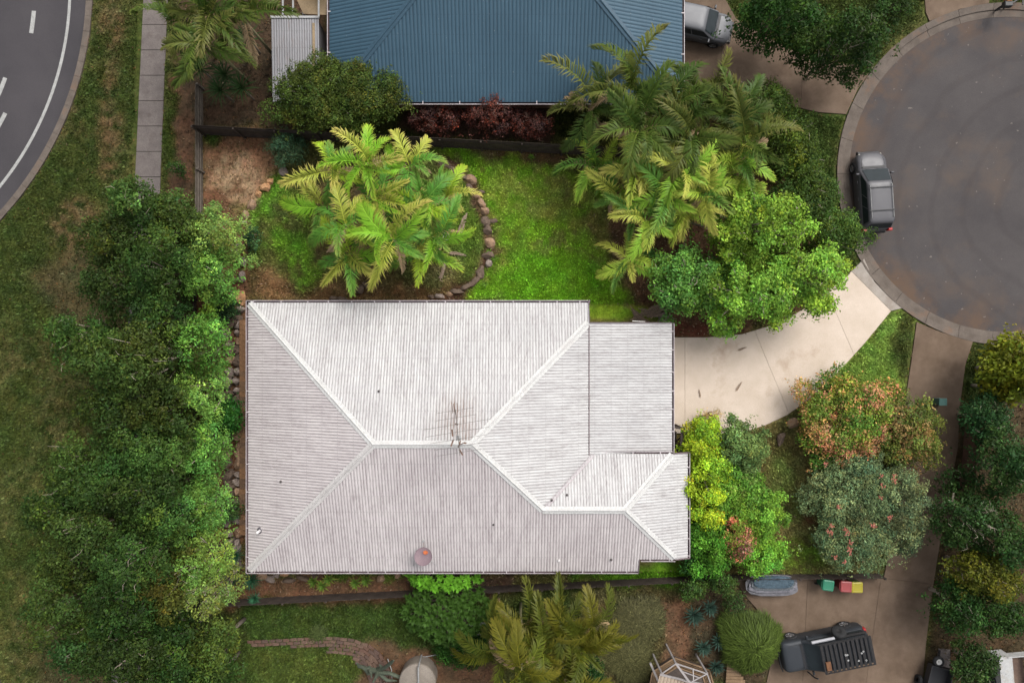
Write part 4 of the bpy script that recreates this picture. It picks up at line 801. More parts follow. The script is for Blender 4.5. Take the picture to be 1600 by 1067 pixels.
for x, y, a, b2, t_, c, lab in ((1185, 352, 98, 66, 6.0, LT, 'light green spreading tree right of the palm heads with pale branches'), (1075, 440, 72, 62, 4.6, (.10, .225, .04), 'mid green leafy tree beside the low palm near the garage roof'), (1172, 458, 92, 58, 5.2, (.165, .32, .04), 'light green tree overhanging the cream driveway, middle of three'), (1262, 430, 74, 66, 5.2, (.19, .33, .04), 'light green tree tip nearest the street over the cream driveway')):
    plant('tree', 'tree', lab, x, y, a, b2, t_, c, 'light green trees by the driveway', dens=700, leaf=.15, asp=.6, low=1.6, twigs=3, nl=44, lr=(.11, .22), fill=.62, bark=M_BARKP, acc=((.25, (c[0]*1.2, c[1]*1.12, c[2])),), edge=.98, shell=.6)
for x, y, a, b2, t_, c, acc, lab in ((1106, 742, 46, 98, 3.4, (.28, .39, .022), ((.3, (.18, .33, .025)), (.15, (.4, .42, .03))), 'bright yellow green shrub against the right eave of the house'), (1160, 700, 44, 48, 3.0, (.15, .24, .07), (), 'soft grey green shrub beside the cream driveway'),
        (1148, 768, 52, 48, 2.8, (.12, .26, .03), ((.3, (.18, .28, .055)),), 'mid green shrub between the yellow green shrub and the grass path'), (1184, 806, 48, 54, 2.9, (.15, .29, .032), (), 'bright green shrub bordering the grass path'), (1118, 850, 52, 52, 2.8, (.09, .245, .025), (), 'green shrub at the lower right corner of the roof'),
        (1186, 866, 48, 36, 2.4, (.13, .285, .03), (), 'low bright green shrub near the lower fence beside the grass path'), (1088, 880, 24, 22, 1.8, (.035, .115, .022), (), 'dark green low shrub tucked below the right wing of the roof')):
    plant('garden_shrub', 'shrub', lab, x, y, a, b2, t_, c, 'garden shrubs right of the house', dens=1150, leaf=.12, asp=.6, low=1.0, stem='stem', crown='foliage', acc=acc, lr=(.13, .24), shell=.45, edge=.97)
plant('blossom_shrub', 'shrub', 'pink and salmon tipped shrub among the green shrubs right of the house', 1155, 842, 32, 40, 3.1, (.16, .22, .03), dens=1100, leaf=.12, low=1.4, stem='stem', crown='foliage', acc=((.5, (.50, .19, .13)),), lr=(.22, .36))
plant('shrub', 'shrub', 'pale yellow dried spray of leaves at the driveway edge', 1112, 650, 22, 10, 1.3, (.46, .33, .10), dens=900, leaf=.1, asp=.25, low=.3, stem='stem', crown='foliage', tilt=1.0)
plant('front_shrub', 'shrub', 'orange and salmon tipped shrub beside the cream driveway', 1332, 658, 90, 78, 2.8, (.15, .21, .03), dens=1150, leaf=.12, asp=.6, low=1.0, stem='stem', crown='foliage', nl=46, acc=((.40, (.46, .27, .10)), (.22, (.52, .23, .12)), (.15, (.08, .16, .022))), lr=(.14, .25))
plant('front_shrub', 'shrub', 'salmon tipped shrub end reaching over the shared driveway', 1426, 676, 52, 68, 2.7, (.13, .16, .03), dens=1100, leaf=.12, asp=.6, low=1.0, stem='stem', crown='foliage', acc=((.3, (.30, .19, .07)),), lr=(.2, .32))  # this end's leaf colour is darkened to carry the dimming outside the block
for x, y, a, b2, lab in ((1338, 772, 72, 80, 'grey green shrub with small red flower heads below the orange shrub'), (1340, 848, 66, 54, 'grey green shrub with red flower heads in the lower right corner of the block'), (1412, 800, 44, 82, 'grey green shrub edge leaning over the shared driveway')):
    plant('front_shrub', 'shrub', lab, x, y, a, b2, 2.7, (.12, .175, .075) if x < 1400 else (.085, .118, .055), dens=1150, leaf=.115, asp=.45, low=1.0, stem='stem', crown='foliage', nl=34, lr=(.17, .28), acc=((.3, (.17, .22, .095)),), huev=.06)  # same shrub past the boundary: dimming put into a darker leaf colour
    SEED[0] += 1; e = [o for o in bpy.data.objects if o.get('label') == lab][0]; rg = random.Random(SEED[0]); fm = MB()
    for _ in range(11 if x < 1400 else 0):
        q = Vector((rg.uniform(-.7, .7)*a*K, rg.uniform(-.7, .7)*b2*K, 2.45+rg.uniform(-.2, .25)))
        for _ in range(14): c = q+Vector((rg.gauss(0, .07), rg.gauss(0, .07), rg.gauss(0, .04))); fm.box(c, (.07, .035, .015), rg.uniform(0, 6), rx=rg.uniform(-.6, .6))
    if fm.v: tag(fm.build('flower_heads', plain('red_flower', (.34, .10, .07)), e), kind='stuff')
# right side beyond the shared driveway
for x, y, a, b2, t_, c, lab in ((1592, 578, 40, 52, 4.5, (.115, .13, .010), 'yellow green large leaved tree at the right picture edge below the turning circle'), (1548, 655, 40, 40, 3.6, (.022, .058, .016), 'dark blue green shrub above the red brown fence'), (1585, 735, 60, 56, 5, (.024, .056, .013), 'dark green tree at the right edge beside the red brown fence'),
        (1515, 812, 50, 46, 4.2, (.028, .062, .014), 'dark green shrub with grey dead twigs beside the shared driveway'), (1580, 850, 50, 52, 5, (.026, .058, .012), 'dark green tree at the right edge below the dead twigs'), (1548, 905, 56, 40, 5, (.085, .095, .010), 'mustard yellow green tree above the white trailer'), (1505, 950, 42, 44, 4, (.022, .056, .011), 'dark glossy shrub beside the lower driveway edge'), (1565, 962, 48, 36, 4, (.030, .066, .012), 'dark green shrub right of the glossy shrub above the white trailer'), (1525, 1040, 36, 36, 2.6, (.030, .062, .014), 'loose green shrub between the black trailer and the white trailer'), (1555, 605, 24, 28, 2.6, (.030, .060, .014), 'small dark shrub beside the teal utility box')):
    plant('tree' if t_ > 4 else 'shrub', 'tree' if t_ > 4 else 'shrub', lab, x, y, a, b2, t_, c, 'plants right of the shared driveway', dens=760, leaf=.24 if x == 1592 else .15, low=1.4, twigs=5 if y == 812 else 1, bark=M_BARKP, poke=1.1 if y == 812 else .3, lr=(.18, .32))
# lower side
def whorls(name, cat, label, px, py, rx, ry, top, col, n, blade, wd, seed, group=None, leaves=14, tipcol=None, up=.35):
    """shrub made of many rosettes of strap leaves on stems"""
    p = P(px, py, top*.8); e = empty(name, (p.x, p.y, max(0, hgt(px, py))), label=label, cat=cat, group=group); r_ = np.random.default_rng(seed); f = K*(40-top*.8)/40; vs, cs = [], []; st = MB()
    for i in range(n):
        q = math.sqrt((i+.5)/n); a = i*2.39996+r_.uniform(-.2, .2); c = np.array([math.cos(a)*q*rx*f, math.sin(a)*q*ry*f, top*(1-.5*q*q)*r_.uniform(.85, 1.05)]); st.tube([(0, 0, -.05), tuple(c*np.array([.6, .6, .55])), tuple(c)], [.022, .016, .012], 4); kk = r_.uniform(.75, 1.25)
        for j in range(leaves):
            b_ = j*2.39996; el = r_.uniform(-.1, 1.0)+up*(j/leaves); ln = blade*r_.uniform(.7, 1.15); d = np.array([math.cos(b_)*math.cos(el), math.sin(b_)*math.cos(el), math.sin(el)]); s_ = np.array([-math.sin(b_), math.cos(b_), 0])*wd/2; m_ = c+d*ln*.5; tp = c+d*ln-np.array([0, 0, ln*.22])
            vs += [c-s_*.3, c+s_*.3, m_+s_, m_-s_, tp]; k = len(vs)-5; cc_ = np.array(col)*kk*r_.uniform(.8, 1.25)
            cs += [cc_]*4+[np.array(tipcol) if tipcol is not None else cc_*1.15]
    nv = len(vs)//5; b_ = np.arange(nv)[:, None]*5; link('foliage', np_mesh('foliage', vs, b_+np.array([[0, 1, 2, 3]]), M_LEAF, np.array(cs), b_+np.array([[3, 2, 4]])), e); st.build('stem', M_BARK, e); return e
whorls('shrub', 'shrub', 'bright whorled leaf shrub straddling the lower fence below the satellite dish', 692, 908, 60, 20, 2.6, (.095, .25, .018), 52, .34, .09, 1, leaves=18)
whorls('shrub', 'shrub', 'dark whorled leaf shrub just beyond the lower fence', 696, 962, 70, 52, 2.6, (.036, .080, .012), 130, .36, .095, 2, leaves=20)
plant('shrub', 'shrub', 'low dark green groundcover shrub right of the water tank', 722, 1018, 46, 32, .9, (.018, .058, .008), dens=900, leaf=.12, low=.3, stem='stem', crown='foliage')
plant('shrub', 'shrub', 'dark green shrub under the lower palm clump at the bottom edge', 925, 1050, 24, 26, 1.6, (.022, .062, .012), dens=800, leaf=.12, low=.5, stem='stem', crown='foliage')
for x, y, a, b2, t_, c, lab in ((1085, 922, 24, 16, 2, (.045, .085, .016), 'green shrub beyond the lower fence left of the covered boat'), (1128, 912, 26, 14, 2.2, (.05, .092, .018), 'green shrub beyond the lower fence touching the covered boat'), (1148, 940, 16, 16, 1.6, (.04, .075, .018), 'small shrub above the grassy mound bush')):
    plant('shrub', 'shrub', lab, x, y, a, b2, t_, c, dens=900, leaf=.12, low=.6, stem='stem', crown='foliage')
def blade_ball(px, py, r_px, h_, col, n, ln, label, name='grass_bush', seed=3, mess=.7):
    p = P(px, py, h_*.6); e = empty(name, (p.x, p.y, 0), label=label, cat='bush'); r_ = np.random.default_rng(seed); rr2 = r_px*K*.97; ph_ = r_.uniform(0, 6, 4)
    q = np.sqrt(r_.random(n)); a = r_.uniform(0, 6.283, n); q = q*(1+.10*np.sin(3*a+ph_[0])+.07*np.sin(5*a+ph_[1])+.05*np.sin(9*a+ph_[2])); base = np.stack([np.cos(a)*q*rr2*.8, np.sin(a)*q*rr2*.8, h_*np.clip(1-.6*q**2, .1, 1)*r_.uniform(.7, 1.08, n)], -1); a2 = a+r_.normal(0, mess, n); l_ = (ln*r_.uniform(.6, 1.2, n))[:, None]
    d = np.stack([np.cos(a2), np.sin(a2), np.zeros(n)], -1); s_ = np.stack([-np.sin(a2), np.cos(a2), np.zeros(n)], -1)*.014; m_ = base+d*l_*.5+np.array([0, 0, .12])*l_; tp = base+d*l_-np.array([0, 0, .35])*l_
    vs = np.stack([base-s_, base+s_, m_+s_, m_-s_, tp], 1).reshape(-1, 3); c = np.repeat(np.array(col)[None]*np.exp(r_.normal(0, .3, n))[:, None], 5, 0); b_ = np.arange(n)[:, None]*5
    link('foliage', np_mesh('foliage', vs, b_+np.array([[0, 1, 2, 3]]), M_LEAF, c, b_+np.array([[3, 2, 4]])), e)
    mb_ = MB(); mb_.lathe([(rr2*.8, 0), (rr2*.72, h_*.35), (rr2*.45, h_*.7), (.01, h_*.85)], (0, 0, 0), 18); mb_.build('core', two('bush_core', (.02, .03, .008), (.035, .05, .012), 5), e)
blade_ball(1176, 1006, 52, 1.7, (.07, .105, .018), 9000, .55, 'round mound bush of fine grassy blades beside the black off road vehicle')
blade_ball(1000, 970, 44, .22, (.085, .082, .034), 5000, .7, 'flattened patch of long dry grass right of the lower palm clump', 'tall_grass', 4, 2.5)
blade_ball(985, 1030, 40, .2, (.08, .078, .03), 4200, .7, 'long dry grass at the bottom edge left of the gazebo', 'tall_grass', 5, 2.5)
blade_ball(496, 990, 13, .15, (.05, .068, .02), 260, .5, 'small grass tuft growing over the brick path', 'grass_tuft', 6, 2.)
# rosettes: cycad-like fan plants, agaves, cordylines
def rosette(name, cat, label, px, py, h_, n, ln, wd, col, seed, tip=None, arch=.4, group=None):
    p = P(px, py, h_); e = empty(name, (p.x, p.y, max(0, hgt(px, py))), label=label, cat=cat, group=group); r_ = np.random.default_rng(seed); vs, cs = [], []
    for j in range(n):
        a = j*2.39996; el = .15+1.1*(j/n); l_ = ln*r_.uniform(.8, 1.1); d = np.array([math.cos(a)*math.cos(el), math.sin(a)*math.cos(el), math.sin(el)]); s_ = np.array([-math.sin(a), math.cos(a), 0])*wd/2; c = np.array([0, 0, h_]); m_ = c+d*l_*.55+np.array([0, 0, .03]); tp = c+d*l_-np.array([0, 0, l_*arch]); k = r_.uniform(.75, 1.25)
        vs += [c-s_*.4, c+s_*.4, m_+s_, m_-s_, tp]; cs += [np.array(col)*k]*4+[np.array(tip if tip else col)*k]
    b_ = np.arange(n)[:, None]*5; link('foliage', np_mesh('foliage', vs, b_+np.array([[0, 1, 2, 3]]), M_LEAF, np.array(cs), b_+np.array([[3, 2, 4]])), e)
    mb_ = MB(); mb_.tube([(0, 0, -.05), (0, 0, h_+.03)], [.06, .045], 7); mb_.build('stem', M_BARK, e)
TE = (.035, .12, .06)
for i, (x, y, ln, lab) in enumerate(((368, 866, .75, 'blue green fan plant above the lower left roof corner'), (362, 902, .8, 'blue green fan plant among the yellow green trees in the lower left garden'), (394, 905, .8, 'blue green fan plant just below the lower left roof corner'), (398, 934, .5, 'small blue green fan plant by the lower fence'))):
    rosette('fan_plant', 'plant', lab, x, y, .7, 46, ln, .05, TE, 40+i, arch=.12, group='blue green fan plants')
for i, (x, y, lab) in enumerate(((1083, 960, 'large blue grey agave near the dry soil patch'), (1108, 948, 'blue grey agave just right of the large agave'), (1098, 1010, 'blue grey agave above the gazebo'), (1118, 1040, 'blue grey agave at the right corner of the gazebo'), (1122, 1000, 'blue grey agave touching the grassy mound bush'))):
    rosette('agave', 'plant', lab, x, y, .4, 34, .62 if i else .8, .10, (.035, .068, .050), 60+i, arch=.1, group='agaves by the gazebo')
for i, (x, y, lab) in enumerate(((490, 908, 'yellow green strappy plant below the roof, first from the left'), (504, 914, 'yellow green strappy plant below the roof, second from the left'), (514, 904, 'yellow green strappy plant below the roof, third from the left'), (556, 910, 'orange tinged strappy plant below the roof, fourth from the left'), (572, 906, 'orange tinged strappy plant nearest the satellite dish'))):
    rosette('strap_plant', 'plant', lab, x, y, .45, 20, .5, .09, (.11, .20, .03), 80+i, tip=(.30, .24, .05), arch=.15, group='strap leaved plants in the lower strip')
for i, (x, y, lab) in enumerate(((764, 394, 'small leafy weed on the stone row beside the lawn'), (772, 404, 'tiny weed at the lawn side of the stone row'), (758, 444, 'small weed at the lower bend of the stone row'), (830, 246, 'small bright weed at the foot of the top fence'))):
    rosette('weed', 'plant', lab, x, y, .1, 12, .28, .06, (.13, .25, .03), 100+i, arch=.1)
for i, (x, y, lab) in enumerate(((314, 108, 'spiky fan palm under the top left palms, nearest the path'), (352, 118, 'spiky fan palm in the middle below the top left palms'), (345, 142, 'spiky fan palm nearest the left fence end'), (388, 62, 'spiky fan palm beside the galvanised shed'), (378, 138, 'spiky fan palm between the fence end and the shed'))):
    rosette('fan_palm', 'palm', lab, x, y, 1.8, 44, 1.1, .07, (.028, .06, .018), 120+i, arch=.15, group='fan palms in the top left yard')

# ---------------------------------------------------------------- feather palms
def frond_mesh(seed, L0, col, tipc, dead=0.0, el0=50, el1=-45, leaf=.72):
    r_ = np.random.default_rng(seed); n = 16; pts = [np.array([0., 0., 0.])]; dirs = []
    tw = r_.uniform(-.5, .5)
    for i in range(n):
        el = R(el0+(el1-el0)*((i+.5)/n)**.85); az = tw*((i/n)**1.5)*.5; d = np.array([math.cos(el)*math.cos(az), math.cos(el)*math.sin(az), math.sin(el)]); dirs.append(d); pts.append(pts[-1]+d*L0/n)
    def at(t): k = min(n-1, int(t*n)); return pts[k]+dirs[k]*(t*n-k)*L0/n, dirs[k]
    vs, qs, ts, cs = [], [], [], []; nl = 46; col = np.array(col); tipc = np.array(tipc); tipa = r_.uniform(.3, 1.5); fold = r_.uniform(.2, 1.0); sd2 = r_.uniform(-.35, .35)
    for side in (-1, 1):
        for j in range(nl):
            t_ = .12+.88*(j+r_.uniform(-.3, .3)+.5)/nl; t_ = min(t_, .995)
            if r_.random() < .05+.25*dead: continue
            p, d = at(t_); ll = leaf*(math.sin(math.pi*min(1, .14+.80*t_))**.55)*r_.uniform(.85, 1.1); fw = R(28+38*t_+r_.normal(0, 7))
            sv = np.cross(d, [0, 0, 1.]); sv /= np.linalg.norm(sv)+1e-9; up = np.cross(sv, d); sv = sv*side
            ev = fold+side*sd2; od = sv*math.cos(fw)+d*math.sin(fw); o1 = od*math.cos(ev)+up*math.sin(ev); o1 /= np.linalg.norm(o1)
            m_ = p+o1*ll*.5; o2 = o1+np.array([0, 0, -.95-.5*dead])+r_.normal(0, .16, 3); o2 /= np.linalg.norm(o2); tp = m_+o2*ll*.5
            wv = d*math.cos(fw)-sv*math.sin(fw)*.6; wv = wv/np.linalg.norm(wv)*.035; k = len(vs)
            vs += [p-wv*.5, p+wv*.5, m_+wv, m_-wv, tp]; qs.append((k, k+1, k+2, k+3)); ts.append((k+3, k+2, k+4)); kk = r_.uniform(.8, 1.22)
            yl = np.clip((t_-.5)*1.6, 0, 1)*r_.uniform(.2, 1)*tipa; cbase = (col*(1-yl*.5)+tipc*yl*.5)*kk
            cs += [cbase, cbase, cbase, cbase, (cbase*.5+tipc*.5)]
    k0 = len(vs); rad = np.linspace(.028, .006, n+1); rc_ = np.clip(col*1.5+np.array([.06, .05, .01]), 0, .6)
    for i, p in enumerate(pts):
        d = dirs[min(i, n-1)]; a = np.cross(d, [0, 0, 1.]); a /= np.linalg.norm(a)+1e-9; b_ = np.cross(a, d)
        for q in range(4): an_ = q*math.pi/2; vs.append(p+(a*math.cos(an_)+b_*math.sin(an_))*rad[i]); cs.append(rc_)
    qs += [(k0+i*4+q, k0+i*4+(q+1) % 4, k0+(i+1)*4+(q+1) % 4, k0+(i+1)*4+q) for i in range(n) for q in range(4)]
    return np_mesh('frond', vs, qs, M_FROND, np.array(cs), ts)
PAL = {'bright': [((.17, .36, .025), (.52, .44, .08)), ((.27, .43, .03), (.60, .47, .09)), ((.08, .22, .03), (.28, .30, .05)), ((.30, .34, .05), (.62, .42, .16)), ((.09, .235, .03), (.40, .34, .09))],
       'gold': [((.25, .36, .04), (.6, .46, .12)), ((.17, .32, .03), (.48, .42, .08)), ((.35, .39, .06), (.64, .48, .16)), ((.085, .20, .03), (.30, .30, .07))],
       'deep': [((.052, .092, .014), (.13, .12, .03)), ((.066, .105, .016), (.17, .14, .04)), ((.042, .082, .014), (.10, .10, .03)), ((.085, .105, .020), (.19, .15, .05))],  # palms beyond the block: dimming put into the frond colours
       'olive': [((.082, .092, .008), (.18, .15, .02)), ((.070, .088, .010), (.15, .13, .02)), ((.10, .10, .010), (.2, .16, .03)), ((.058, .075, .010), (.13, .12, .02))]}  # lower clump, likewise darkened in colour for the dimming out there
FR = {k: [frond_mesh(i*17+j*5+hash(k[0]) % 7*0, 2.9+.25*j, c, tp, 0, el, e1, .92) for i, (c, tp) in enumerate(v) for j, (el, e1) in enumerate(((58, -52), (38, -58), (74, -30)))] for k, v in PAL.items()}
DEAD = [frond_mesh(300+i, 2.4, (.30, .21, .12), (.42, .32, .2), .8, 10, -80, .6) for i in range(2)]
FLAT = [frond_mesh(310+i, 1.5, (.27, .2, .15), (.36, .29, .23), .9, 4, -6, .3) for i in range(3)]
def palm(label, px, py, h_, pal, n=9, sc=1.0, group=None, seed=0, dead=1, az0=0, loc=None):
    p = P(px, py, h_); z0 = max(0, hgt(px+(800-px)*h_/40, py+(533-py)*h_/40)); e = empty('palm', (p.x, p.y, z0), label=label, cat='palm', group=group); r_ = random.Random(seed*31+7); hh = h_-z0
    mb_ = MB(); mb_.tube([(0, 0, -.15), (r_.uniform(-.06, .06), r_.uniform(-.06, .06), hh*.5), (0, 0, hh-.2), (0, 0, hh+.1)], [.10, .075, .07, .03], 8); mb_.build('trunk', M_PTRUNK, e, smooth=True)
    n += 0; dead += 1
    for k in range(n+dead):
        dd = k >= n; me = r_.choice(DEAD if dd else FR[pal]); o = link('frond', me, e, (0, 0, hh-(.25 if dd else 0))); inner_ = (k % 3 == 2)
        o.rotation_euler = (r_.uniform(-.6, .6), (r_.uniform(-.2, .25) if dd else (r_.uniform(-.6, -.2) if inner_ else r_.uniform(-.25, .2))), az0+k*2.39996+r_.uniform(-.3, .3)); s_ = sc*r_.uniform(.75, 1.18)*(.85 if inner_ else 1); o.scale = (s_, s_, s_)
    return e
def palms(lst, pal, what, group, sd0):
    for i, (x, y, h_, n, sc) in enumerate(sorted(lst)):
        palm('%s, %s from the left' % (what, ORD[i]), x, y, h_+(i*7 % 5-2)*.35, pal, n, sc, group, sd0+i)
palms([(520, 268, 4.2, 8, .78), (575, 256, 5.0, 8, .8), (640, 262, 4.6, 8, .78), (505, 322, 3.6, 7, .75), (588, 312, 5.4, 9, .85), (662, 318, 4.6, 8, .8), (540, 352, 4.6, 7, .78), (548, 396, 3.6, 8, .8), (615, 375, 4.8, 9, .85), (680, 372, 3.8, 8, .75), (600, 404, 3.0, 7, .7), (694, 312, 3.6, 7, .7), (632, 338, 4.0, 8, .75), (655, 402, 3.2, 7, .72)], 'bright', 'yellow green feather palm in the clump above the roof', 'palm clump above the roof', 10)
palms([(932, 262, 3.7, 8, 0.75), (992, 266, 4.3, 9, 0.79), (1040, 300, 4.5, 9, 0.88), (1108, 258, 4.5, 9, 0.88), (1010, 345, 3.7, 8, 0.79), (982, 408, 2.1, 8, 0.66), (1072, 335, 4.1, 8, 0.84), (965, 305, 3.3, 7, 0.66), (1150, 255, 4.1, 7, 0.75), (1140, 290, 4.1, 7, 0.79), (1060, 270, 4.4, 8, .8), (1015, 310, 4.2, 8, .8), (1100, 305, 4.4, 7, .8)], 'gold', 'golden green feather palm in the right clump below the top fence', 'right palm clump', 40)
palms([(925, 172, 4.8, 9, 1.), (985, 148, 5.4, 9, 1.05), (1045, 172, 5.2, 9, 1.), (1090, 150, 5.2, 9, 1.), (1140, 190, 5.0, 9, 1.), (1000, 205, 5., 8, 1.), (1075, 212, 5., 8, 1.), (1165, 222, 4.6, 7, .9)], 'deep', 'deep green feather palm beyond the top fence beside the blue roof', 'palms beyond the top fence', 70)
palms([(330, 25, 5.2, 10, 1.05), (288, 42, 4.6, 8, .95), (378, 28, 5., 9, 1.), (330, 72, 4.4, 8, .9)], 'deep', 'feather palm in the top left corner by the footpath', 'palms in the top left yard', 100)
palms([(815, 978, 3.3, 8, .8), (878, 978, 3.6, 9, .8), (845, 1010, 4.2, 10, .95), (925, 978, 3.6, 7, .8), (780, 1010, 3.8, 7, .85), (905, 1005, 4.0, 9, .9), (815, 1045, 4.2, 8, .95), (880, 1052, 4.2, 9, 1.)], 'olive', 'olive feather palm in the clump at the bottom edge', 'lower palm clump', 130)
# fallen fronds
for i, (x, y, rz, s_, lab) in enumerate(((716, 372, 70, 1., 'dry grey fallen frond lying right of the palm clump'), (700, 396, -5, .7, 'dry fallen frond below the palm clump on its right side'), (688, 440, 75, .8, 'dry fallen frond near the lower bend of the stone row'), (985, 500, 25, .9, 'dry fallen frond beside the garage roof corner'), (1150, 612, 60, .45, 'small dry frond lying on the cream driveway'), (1095, 622, 100, .35, 'tiny dry twig frond on the driveway near the garage'), (1152, 548, 20, .4, 'thin dry twig on the driveway under the overhanging tree'))):
    p = P(x, y, .12); o = link('fallen_frond', FLAT[i % 3]); o.location = (p.x, p.y, max(.05, hgt(x, y)+.07)); o.rotation_euler = (0, 0, R(rz)); o.scale = (s_,)*3; tag(o, lab, 'frond', 'fallen fronds')
pl_ = empty('frond_pile', (*P2(1000, 485), 0), 0, 'pile of dry pinkish palm fronds under the low palm by the garage', 'frond pile')
for i in range(9):
    x, y = 985+i*4, 478+(i % 3)*5+i*1.2; p = P(x, y, .1); o = link('frond', FLAT[i % 3], pl_); o.location = (p.x-pl_.location.x, p.y-pl_.location.y, .1+.04*(i % 3)); o.rotation_euler = (0, 0, R(-60+i*13)); o.scale = (.8,)*3
# ---------------------------------------------------------------- vehicles
M_TYRE = two('tyre_rubber', (.014, .014, .015), (.024, .024, .025), 6, .85, 40); M_RIM = plain('alloy_rim', (.35, .35, .36), .35, .8); M_BLKP = plain('black_plastic', (.018, .018, .02), .5); M_RED = plain('red_lens', (.35, .02, .02), .2, 0, .5); M_LENS = plain('clear_lens', (.42, .40, .36), .15, 0, .6); M_AMB = plain('amber_lens', (.5, .2, .05), .2)
M_CGL = glassmat('car_glass', (.012, .016, .018), .05)
def paintmat(name, c, metal=.45):
    m, t, b = nodes(name); tc = N(t, 'ShaderNodeTexCoord'); n_ = noise(t, tc.outputs['Object'], 3., 5, .7); n2_ = noise(t, tc.outputs['Object'], 60., 2)
    col = mixc(t, tuple(x*.85 for x in c), tuple(x*1.12 for x in c), n_); col = mixc(t, col, (.2, .16, .12), ramp(t, n2_, [(.66, (0,)*3), (.8, (.25,)*3)])); L(t, col, b.inputs['Base Color'])
    b.inputs['Metallic'].default_value = metal; L(t, ramp(t, n_, [(.3, (.42,)*3), (.7, (.6,)*3)]), b.inputs['Roughness']); b.inputs['Specular IOR Level'].default_value = .3; b.inputs['Coat Weight'].default_value = .15; b.inputs['Coat Roughness'].default_value = .12; return m
def rrect(x0, x1, y, rf, rb_, z, n=5, wf=1.0, wb=1.0):
    """rounded rectangle ring, x0 rear to x1 front, half width y (scaled wf at the front, wb at the rear)"""
    pts = []
    for cx, cy, r_, a0, k in ((x1-rf, y*wf-rf, rf, 0, wf), (x0+rb_, y*wb-rb_, rb_, 90, wb), (x0+rb_, -(y*wb-rb_), rb_, 180, wb), (x1-rf, -(y*wf-rf), rf, 270, wf)):
        for i in range(n+1): a = R(a0+90*i/n); pts.append((cx+r_*math.cos(a), cy+r_*math.sin(a), z))
    return pts
def stack(mb_, rings, cap_top=True):
    n = len(rings[0])
    mb_.add([p for r_ in rings for p in r_], [(i*n+k, i*n+(k+1) % n, (i+1)*n+(k+1) % n, (i+1)*n+k) for i in range(len(rings)-1) for k in range(n)]+([tuple(range((len(rings)-1)*n, len(rings)*n))] if cap_top else []))
def quad_on(a, b, c, d, m0, m1, off):
    """a pane on quad a,b (bottom) c,d (top), inset by fractions m0 (sides) and m1 (top/bottom), moved out by off"""
    a, b, c, d = map(Vector, (a, b, c, d)); n_ = (b-a).cross(d-a).normalized()*off
    f = lambda u, v: a.lerp(b, u).lerp(d.lerp(c, u), v)+n_
    return [f(m0, m1), f(1-m0, m1), f(1-m0, 1-m1), f(m0, 1-m1)]
def wheel(e, x, y, r_, wd, sgn):
    mb_ = MB(); M_ = Matrix.Rotation(R(90), 3, 'X'); mb_.lathe([(r_*.6, -wd/2), (r_*.93, -wd/2), (r_, -wd*.32), (r_, wd*.32), (r_*.93, wd/2), (r_*.6, wd/2)], (x, y, r_), 24, 0, M_); w_ = mb_.build('wheel', M_TYRE, e, smooth=True)
    mb_ = MB(); mb_.lathe([(.02, wd*.30), (r_*.2, wd*.36), (r_*.25, wd*.26)], (x, y, r_), 20, 0, Matrix.Rotation(R(-90*sgn), 3, 'X'))
    for k in range(5): a = k*2*math.pi/5; q = Vector((math.cos(a), 0, math.sin(a))); mb_.bar(Vector((x, y+sgn*wd*.32, r_))+q*r_*.1, Vector((x, y+sgn*wd*.34, r_))+q*r_*.58, .07, .05)
    mb_.lathe([(r_*.56, wd*.30), (r_*.64, wd*.44)], (x, y, r_), 24, 0, Matrix.Rotation(R(-90*sgn), 3, 'X')); mb_.build('rim', M_RIM, w_)
